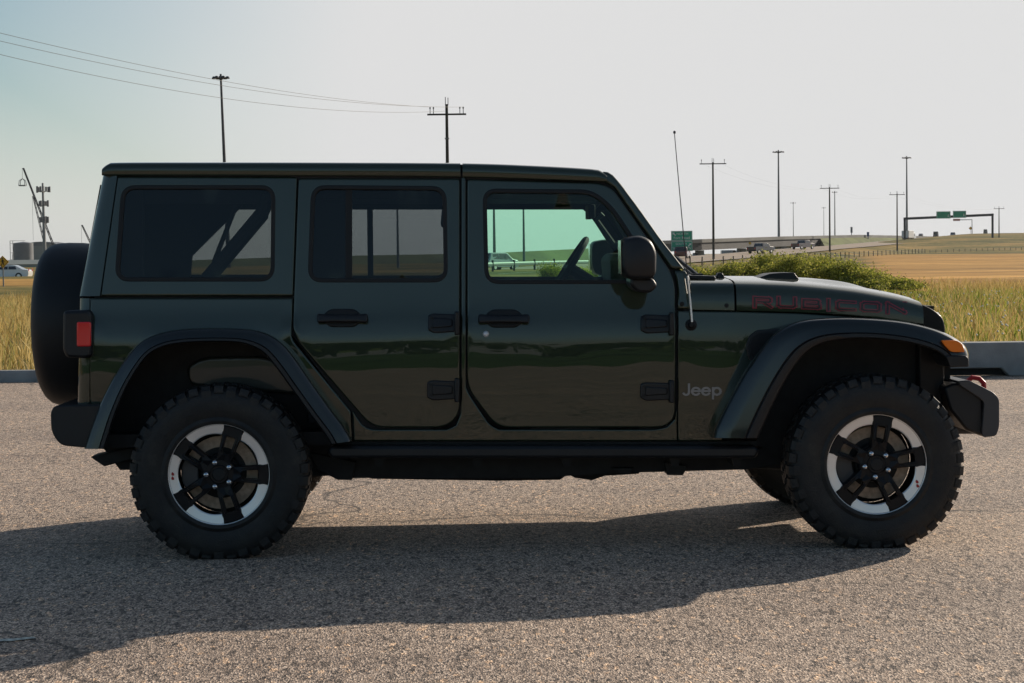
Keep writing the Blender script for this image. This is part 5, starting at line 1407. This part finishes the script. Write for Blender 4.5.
# roll bars
zr = 1.665
for y_ in (.345, W-.345):
    x_a = J(606, 200, y_)[0]; x_b = J(462, 200, y_)[0]; x_c = J(278, 200, y_)[0]
    m = MB()
    m.tube([(x_a, y_+.01, zr-.03), (x_b, y_, zr), (x_c, y_, zr), (x_c-.06, y_, zr-.015), J(262, 214, y_)[:1]+(y_,)+J(262, 214, y_)[1:], J(206, 282, y_)[:1]+(y_-.04,)+J(206, 282, y_)[1:], J(190, 300, y_)[:1]+(y_-.05,)+J(190, 300, y_)[1:]], .036, 10)
    m.tube([(x_b, y_, zr), (x_b, y_-.06, 1.2), (x_b, y_-.08, .56)], .036, 8)
    m.tube([(x_c+.02, y_, zr), (x_c+.12, y_-.05, 1.2), (x_c+.16, y_-.08, .6)], .034, 8)
    m.build('roll_bar', interior, car)
m = MB()
for px in (462, 280):
    x_ = J(px, 200, .9)[0]; m.tube([(x_, .345, zr), (x_, W-.345, zr)], .036, 8)
x_ = J(262, 214, .35); m.box((J(322, 200, .9)[0], .5, zr-.06), (J(345, 200, .9)[0], W-.5, zr+.04)); m.build('roll_bar_hoop', interior, car)
# A-pillar inner trim and grab handle, belt anchor
for y_ in (.30, W-.30):
    a = J(606, 190, y_); c = J(668, 262, y_); s_ = .0
    m = MB(); m.prism([J(598, 186, y_), J(610, 186, y_), J(668, 268, y_), J(640, 268, y_)], min(y_, y_+.04 if y_ < 1 else y_-.04), max(y_, y_+.04 if y_ < 1 else y_-.04)); m.build('pillar_trim', interior, car)
m = MB(); a = J(603, 214, .36); c = J(622, 246, .36); m.tube([(a[0], .36, a[1]), (a[0]-.03, .37, a[1]-.03), (c[0]-.04, .37, c[1]+.01), (c[0], .36, c[1])], .014, 8); m.build('grab_handle', interior, car)
m = MB(); yy_g = W-.36; m.prism([J(165, 205, yy_g), (J(243, 205, yy_g)), (J(234, 214, yy_g)), (J(192, 256, yy_g)), (J(190, 280, yy_g)), (J(165, 280, yy_g))], yy_g, yy_g+.03); m.build('cargo_gusset', interior, car)
# seat belts seen in the quarter window
for y_ in (.33, W-.33):
    m = MB(); a = J(236, 206, y_); c = J(214, 262, y_); m.tube([(a[0], y_, a[1]), (a[0]-.02, y_, a[1]-.05), (c[0], y_, c[1])], .012, 5); m.build('seat_belt', interior, car)

# spare wheel under its cover
cS = J(56, 324.5, .9275); xA = J(84, 300, .9275)[0]; X_ = lambda px: J(px, 320, .58)[0]
prof = [(0, X_(27.5)), (.12, X_(27.3)), (.22, X_(27.2)), (.29, X_(28)), (.342, X_(30.3)), (.372, X_(34)), (.392, X_(39)), (.403, X_(46)), (.406, X_(56)), (.404, X_(72)), (.398, X_(83)), (.37, X_(85)), (0, X_(85))]
m = MB(); m.lathe([(r_, x_-cS[0]) for r_, x_ in prof], 72, ax='x'); sw = m.build('spare_wheel_cover', vinyl, car, angle=60, loc=(cS[0], .9275, cS[1]))
m = MB(); m.tube([(X_(84)-cS[0], 0, 0), (X_(96)-cS[0], 0, 0)], .12, 12); m.build('spare_carrier', under, sw)
# bumpers
prism('rear_bumper', [(50.5, 412, 4), (54, 406, 3), (106, 405, 2), (104, 416, 4), (88, 448, 4), (60, 445.5, 8), (51, 432, 8)], .05, W-.05, blackpl, bevel=.025, round_=4)
m = prism('exhaust', [(90, 457), (130, 447.5), (136, 450), (134, 459), (104, 466.5)], .34, .50, under, bevel=.006)
fb = prism('front_bumper', [(944, 388), (952, 383.5), (966, 382), (983, 398), (984, 436.5), (966, 430), (958, 420), (950, 410)], .225, W-.225, blackpl, bevel=.012)
prism('bumper_face', [(958, 381.2, 2), (969, 380, 3), (994, 392.5, 5), (999.5, 399, 5), (999.5, 427, 4), (996.5, 436, 3), (984, 437.5, 2), (981.5, 434, 2), (984.2, 402, 4), (978, 397, 3), (960, 385.5, 2)], .20, W-.20, bumpsteel, fb, bevel=.008, round_=3)
prism('bumper_centre', [(958, 383, 2), (969, 382, 3), (993, 394, 5), (998, 400, 5), (998, 426, 4), (994, 434, 3), (950, 434, 2)], .50, W-.50, bumpsteel, fb, bevel=.02, round_=3)
for y_ in (.62, W-.62):
    a = J(969, 381, y_); m = MB(); ring = [J(968, 381, y_), J(972, 377.5, y_), J(979, 378.5, y_), J(983.5, 383, y_), J(984, 390, y_)]
    m.tube([(q[0], y_, q[1]) for q in ring], .013, 8); m.build('tow_hook', redpaint, fb)
# underbody
prism('fuel_tank_skid', [(345, 470), (372, 479), (500, 481), (560, 480), (575, 470)], .60, 1.0, under, bevel=.01)
prism('transfer_case_skid', [(560, 470), (575, 478), (592, 480.5), (605, 476), (640, 474), (640, 468)], .65, 1.25, under, bevel=.01)
prism('control_arm_bracket', [(611, 468), (620, 474), (630, 474.5), (634, 468)], .38, .5, under, bevel=.004)
prism('control_arm_bracket', [(664, 462), (667, 475), (683, 475.5), (688, 466)], .38, .5, under, bevel=.004)
prism('control_arm_bracket', [(308, 452), (318, 470), (338, 480), (352, 480), (356, 462)], .38, .5, under, bevel=.004)
m = MB()
for wx in (0, 3.008):
    m2 = MB(); m2.tube([(wx, .2, .39), (wx, W-.2, .39)], .045, 10); m2.lathe([(0, -.14), (.09, -.12), (.14, -.04), (.14, .04), (.09, .12), (0, .14)], 16, (wx, 1.05 if wx > 1 else .93, .39)); m2.build('axle', under, car)
    for y_ in (.44, W-.44):
        sp_ = MB(); sx = wx-.02
        sp_.tube([(sx+.055*math.cos(q), y_+.055*math.sin(q), .46+.30*q/(2*math.pi*5)) for q in np.linspace(0, 2*math.pi*5, 70)], .009, 5); sp_.tube([(sx+(.14 if wx < 1 else -.14), y_-.03, .36), (sx+(.10 if wx < 1 else -.1), y_, .82)], .03, 8)
        sp_.build('coil_spring', under, car)
        ar = MB(); e_ = wx+.62 if wx < 1 else wx-.62; ar.tube([(wx, y_, .33), (e_, y_+.02, .36)], .026, 8); ar.build('control_arm', under, car)
m = MB(); m.tube([(3.10, .35, .36), (3.12, W-.35, .40)], .02, 8); m.build('tie_rod', under, car)
m = MB(); m.tube([(1.0, 1.25, .42), (.3, 1.2, .47), (-.25, 1.1, .45)], .03, 8); m.build('exhaust_pipe', under, car)

# ---- wheels
RT_ = .4095; CZ = .388
def make_wheel(base_ang, name='wheel'):
    # alloy: barrel, spokes with windows, hub (axis y, outer face towards -y)
    m = MB()
    m.lathe([(.226, .018), (.222, .03), (.205, .05), (.198, .10), (.198, .20), (.225, .235)], 48)
    m.lathe([(0, .21), (.198, .21)], 32)
    nsp = 5
    for k in range(nsp):
        an = R(base_ang+72*k); ca, sa = math.cos(an), math.sin(an)
        # plate with a slot: ring of quads between outer contour and slot contour
        outer = [(.058, -.034), (.085, -.036), (.13, -.0385), (.168, -.041), (.182, -.046), (.2235, -.043), (.2255, 0.0), (.2235, .043), (.182, .046), (.168, .041), (.13, .0385), (.085, .036), (.058, .034), (.058, 0)]
        slot = [(.100, -.008), (.102, -.014), (.112, -.019), (.150, -.020), (.172, -.021), (.178, -.018), (.180, 0), (.178, .018), (.172, .021), (.150, .020), (.112, .019), (.102, .014), (.100, .008), (.099, 0)]
        def yy_(r_): return .020-.006*math.sin(min(1, r_/.22)*math.pi)+ (.012 if r_ < .1 else 0)
        lay = []
        for pts_, dy in ((outer, .006), (outer, .0), ([(a*(1) , b_) for a, b_ in slot], .0), (slot, .030)):
            lay.append([(r_*ca-t_*sa, yy_(r_)+dy, r_*sa+t_*ca) for r_, t_ in pts_])
        # bevelled upper contour slightly inset
        cx0 = sum(p[0] for p in outer)/14; up = [(cx0+(r_-cx0)*.965, t_*.93) for r_, t_ in outer]
        lay[1] = [(r_*ca-t_*sa, yy_(r_)-.002, r_*sa+t_*ca) for r_, t_ in up]
        bot = [(r_*ca-t_*sa, yy_(r_)+.045, r_*sa+t_*ca) for r_, t_ in outer]
        L5 = [bot]+lay; n = 14; vs = [v for l in L5 for v in l]
        fs = [(a*n+i, (a+1)*n+i, (a+1)*n+(i+1) % n, a*n+(i+1) % n) for a in range(4) for i in range(n)]
        m.add(vs, fs)
        # raised rib round the slot
        rib = [(.094, -.010), (.098, -.021), (.112, -.027), (.175, -.029), (.186, -.022)]
        m.tube([(r_*ca-t_*sa, yy_(r_)-.003, r_*sa+t_*ca) for r_, t_ in rib[::-1]+[(a, -b_) for a, b_ in rib]], .0035, 5)
    m.lathe([(0, .018), (.040, .018), (.044, .024), (.074, .026), (.080, .034), (.080, .07)], 32)
    wobj = m.build(name, rimblack, car, angle=32)
    # machined ring segments between the spokes
    s_ = MB()
    s_.lathe([(.2265, .020), (.2285, .013), (.2345, .011), (.2365, .016), (.2365, .03)], 72)
    for k in range(5):
        a0 = base_ang+72*k+12.4; a1 = base_ang+72*(k+1)-12.4; nn = 12; vs = []
        for i in range(nn+1):
            u = i/nn; an = R(a0+(a1-a0)*u); ri = .181+.006*math.cos((u-.5)*math.pi)
            for r_, y_ in ((ri, .036), (ri, .027), (ri+.004, .024), (.2275, .019), (.2275, .036)): vs.append((r_*math.cos(an), y_, r_*math.sin(an)))
        s_.add(vs, [(i*5+j, (i+1)*5+j, (i+1)*5+j+1, i*5+j+1) for i in range(nn) for j in range(4)]+[(0, 1, 2, 3, 4), tuple(nn*5+j for j in range(5))])
    s_.build('rim_ring', silver, wobj, angle=25)
    for k in range(5):
        an = R(base_ang+36+72*k); q = MB(); q.lathe([(0, -.010), (.008, -.008), (.0135, 0), (.0155, .012), (.016, .03)], 12, (.0575*math.cos(an), .006, .0575*math.sin(an)), a0=.2); q.build('lug_nut', chrome, wobj, angle=60)
    q = MB(); q.lathe([(0, .010), (.026, .011), (.031, .016), (.032, .024)], 24); q.build('centre_cap', seal, wobj)
    q = MB(); q.lathe([(.118, .10), (.168, .10), (.168, .128), (.118, .128)], 40)
    bd = q.build('brake_disc', disc_m, wobj, angle=30)
    q = MB(); q.lathe([(0, .075), (.085, .078), (.092, .104), (.119, .106)], 24); q.build('brake_hub', under, wobj, angle=30)
    ca_ = MB(); ca_.prism([(math.cos(R(a_))*r_, math.sin(R(a_))*r_) for r_, a_ in [(.10, 150), (.10, 170), (.10, 190), (.10, 210), (.178, 210), (.182, 190), (.182, 170), (.178, 150)]], .075, .15); ca_.build('brake_caliper', bumpsteel, wobj, .006)
    # small red emblem on the machined ring
    # tyre
    t_ = MB()
    prof = [(.2300, .012), (.2360, .006), (.246, .003), (.262, .010), (.275, .006), (.300, .0015), (.330, .0), (.352, .003), (.372, .012), (.390, .026), (.399, .045), (.401, .075), (.402, .13), (.401, .19), (.398, .225), (.374, .255), (.33, .268), (.28, .265), (.236, .25), (.225, .23)]
    t_.lathe(prof, 120)
    def blockp(a0, a1, rr, skew=0):
        """tread block: rr = list of (r_low, r_top, y)"""
        vs = []
        for i, (rl, rt, y_) in enumerate(rr):
            sk = skew*i
            for a_, r_ in ((a0+sk, rl), (a0+sk+.06*(a1-a0), rt), (a1+sk-.06*(a1-a0), rt), (a1+sk, rl)): vs.append((r_*math.cos(a_), y_, r_*math.sin(a_)))
        n = len(rr); t_.add(vs, [(i*4+j, (i+1)*4+j, (i+1)*4+(j+1) % 4, i*4+(j+1) % 4) for i in range(n-1) for j in range(4)]+[(0, 1, 2, 3), tuple((n-1)*4+j for j in range(4))])
    nb = 42; st_ = 2*math.pi/nb
    for k in range(nb):
        a0 = k*st_; lng = k % 2
        r1 = .352 if lng else .368
        blockp(a0, a0+st_*.78, [(r1, r1+.002, .004 if lng else .010), (.374, .385, .006 if lng else .010), (.385, .405, .020), (.390, RT_-.001, .040), (.390, RT_, .085)])
        b0 = a0+st_*.4
        blockp(b0, b0+st_*.64, [(.390, RT_, .095), (.390, RT_+.001, .130)], st_*.18)
        blockp(b0+st_*.45, b0+st_*1.08, [(.390, RT_+.001, .140), (.390, RT_, .175)], -st_*.18)
        blockp(a0, a0+st_*.78, [(.390, RT_, .185), (.390, RT_-.001, .228), (.385, .403, .248), (.366, .38, .262)])
    # faint raised sidewall ring and lettering bars
    for k in range(16):
        if k in (3, 7, 11, 15): continue
        a0 = k*2*math.pi/16; vs = []
        for a_ in (a0, a0+.14):
            for r_ in (.300, .322): vs.append((r_*math.cos(a_), -.0008, r_*math.sin(a_))); vs.append((r_*math.cos(a_), .004, r_*math.sin(a_)))
        t_.add(vs, [(0, 2, 6, 4), (0, 1, 3, 2), (4, 6, 7, 5), (0, 4, 5, 1), (2, 3, 7, 6)])
    for i, v in enumerate(t_.v):
        x, y_, z = v
        if z < -CZ+.0015:
            bulge = .006*min(1, max(0, (-CZ-z)/.02)); t_.v[i] = (x, y_-bulge if y_ < .13 else y_+bulge, -CZ+.0015)
    t_.build('tyre', rubber, wobj, angle=28)
    return wobj
def emblem(wobj, ang, rr=.2095, s_=.016):
    m = MB(); an = R(ang); c = (rr*math.cos(an), rr*math.sin(an))
    for k, (ox, oz) in enumerate(((0, .55), (-.15, -.6))):
        pl = [(-.55, -.5), (.2, -.5), (.2, -.2), (.55, -.2), (.5, .2), (.1, .5), (-.4, .5), (-.55, .1)]
        t_ = R(100 if True else 0); ca, sa = math.cos(t_), math.sin(t_)
        P_ = []
        for a, b_ in pl:
            a, b_ = (a*.9*s_+oz*s_*.0, b_*.7*s_)
            P_.append((c[0]+a*ca-b_*sa+ox*s_*.3, c[1]+a*sa+b_*ca+oz*s_*1.05))
        m.prism(P_, .0165, .0225)
    m.build('red_emblem', redpaint, wobj, smooth=False)
wr = make_wheel(-1); wr.location = (0, .004, CZ)
wf = copy_tree(wr, car); wf.location = (3.008, .004, CZ); wf.rotation_euler = (0, -R(10.5), 0)
wr2 = copy_tree(wr, car); wr2.location = (0, W-.004, CZ); wr2.rotation_euler = (0, R(25), math.pi)
wf2 = copy_tree(wr, car); wf2.location = (3.008, W-.004, CZ); wf2.rotation_euler = (0, R(50), math.pi)
emblem(wr, 181); emblem(wf, -26 - 10.5+10.5*0)
def flat_fix(wobj):
    """the flattened contact patch must stay at the ground, so a turned wheel gets its own tyre mesh"""
    ang = wobj.rotation_euler.y
    for ch in [o for o in D.objects if o.parent == wobj and o.name.startswith('tyre')]:
        ch.rotation_euler = (0, -ang, 0)
for q in (wf, wr2, wf2): flat_fix(q)

# ---- thin summer haze over the plain
hz = D.materials.new('haze_air'); hz.use_nodes = True; t = hz.node_tree; t.nodes.clear()
o_ = t.nodes.new('ShaderNodeOutputMaterial'); v_ = t.nodes.new('ShaderNodeVolumePrincipled')
v_.inputs['Color'].default_value = (.80, .84, .90, 1); v_.inputs['Density'].default_value = HAZE; v_.inputs['Anisotropy'].default_value = .35
t.links.new(v_.outputs[0], o_.inputs['Volume'])
m = MB(); m.box((-3600, -900, -3), (3600, 9100, 60)); h_ = m.build('haze', hz, smooth=False); tag(h_, kind='stuff')
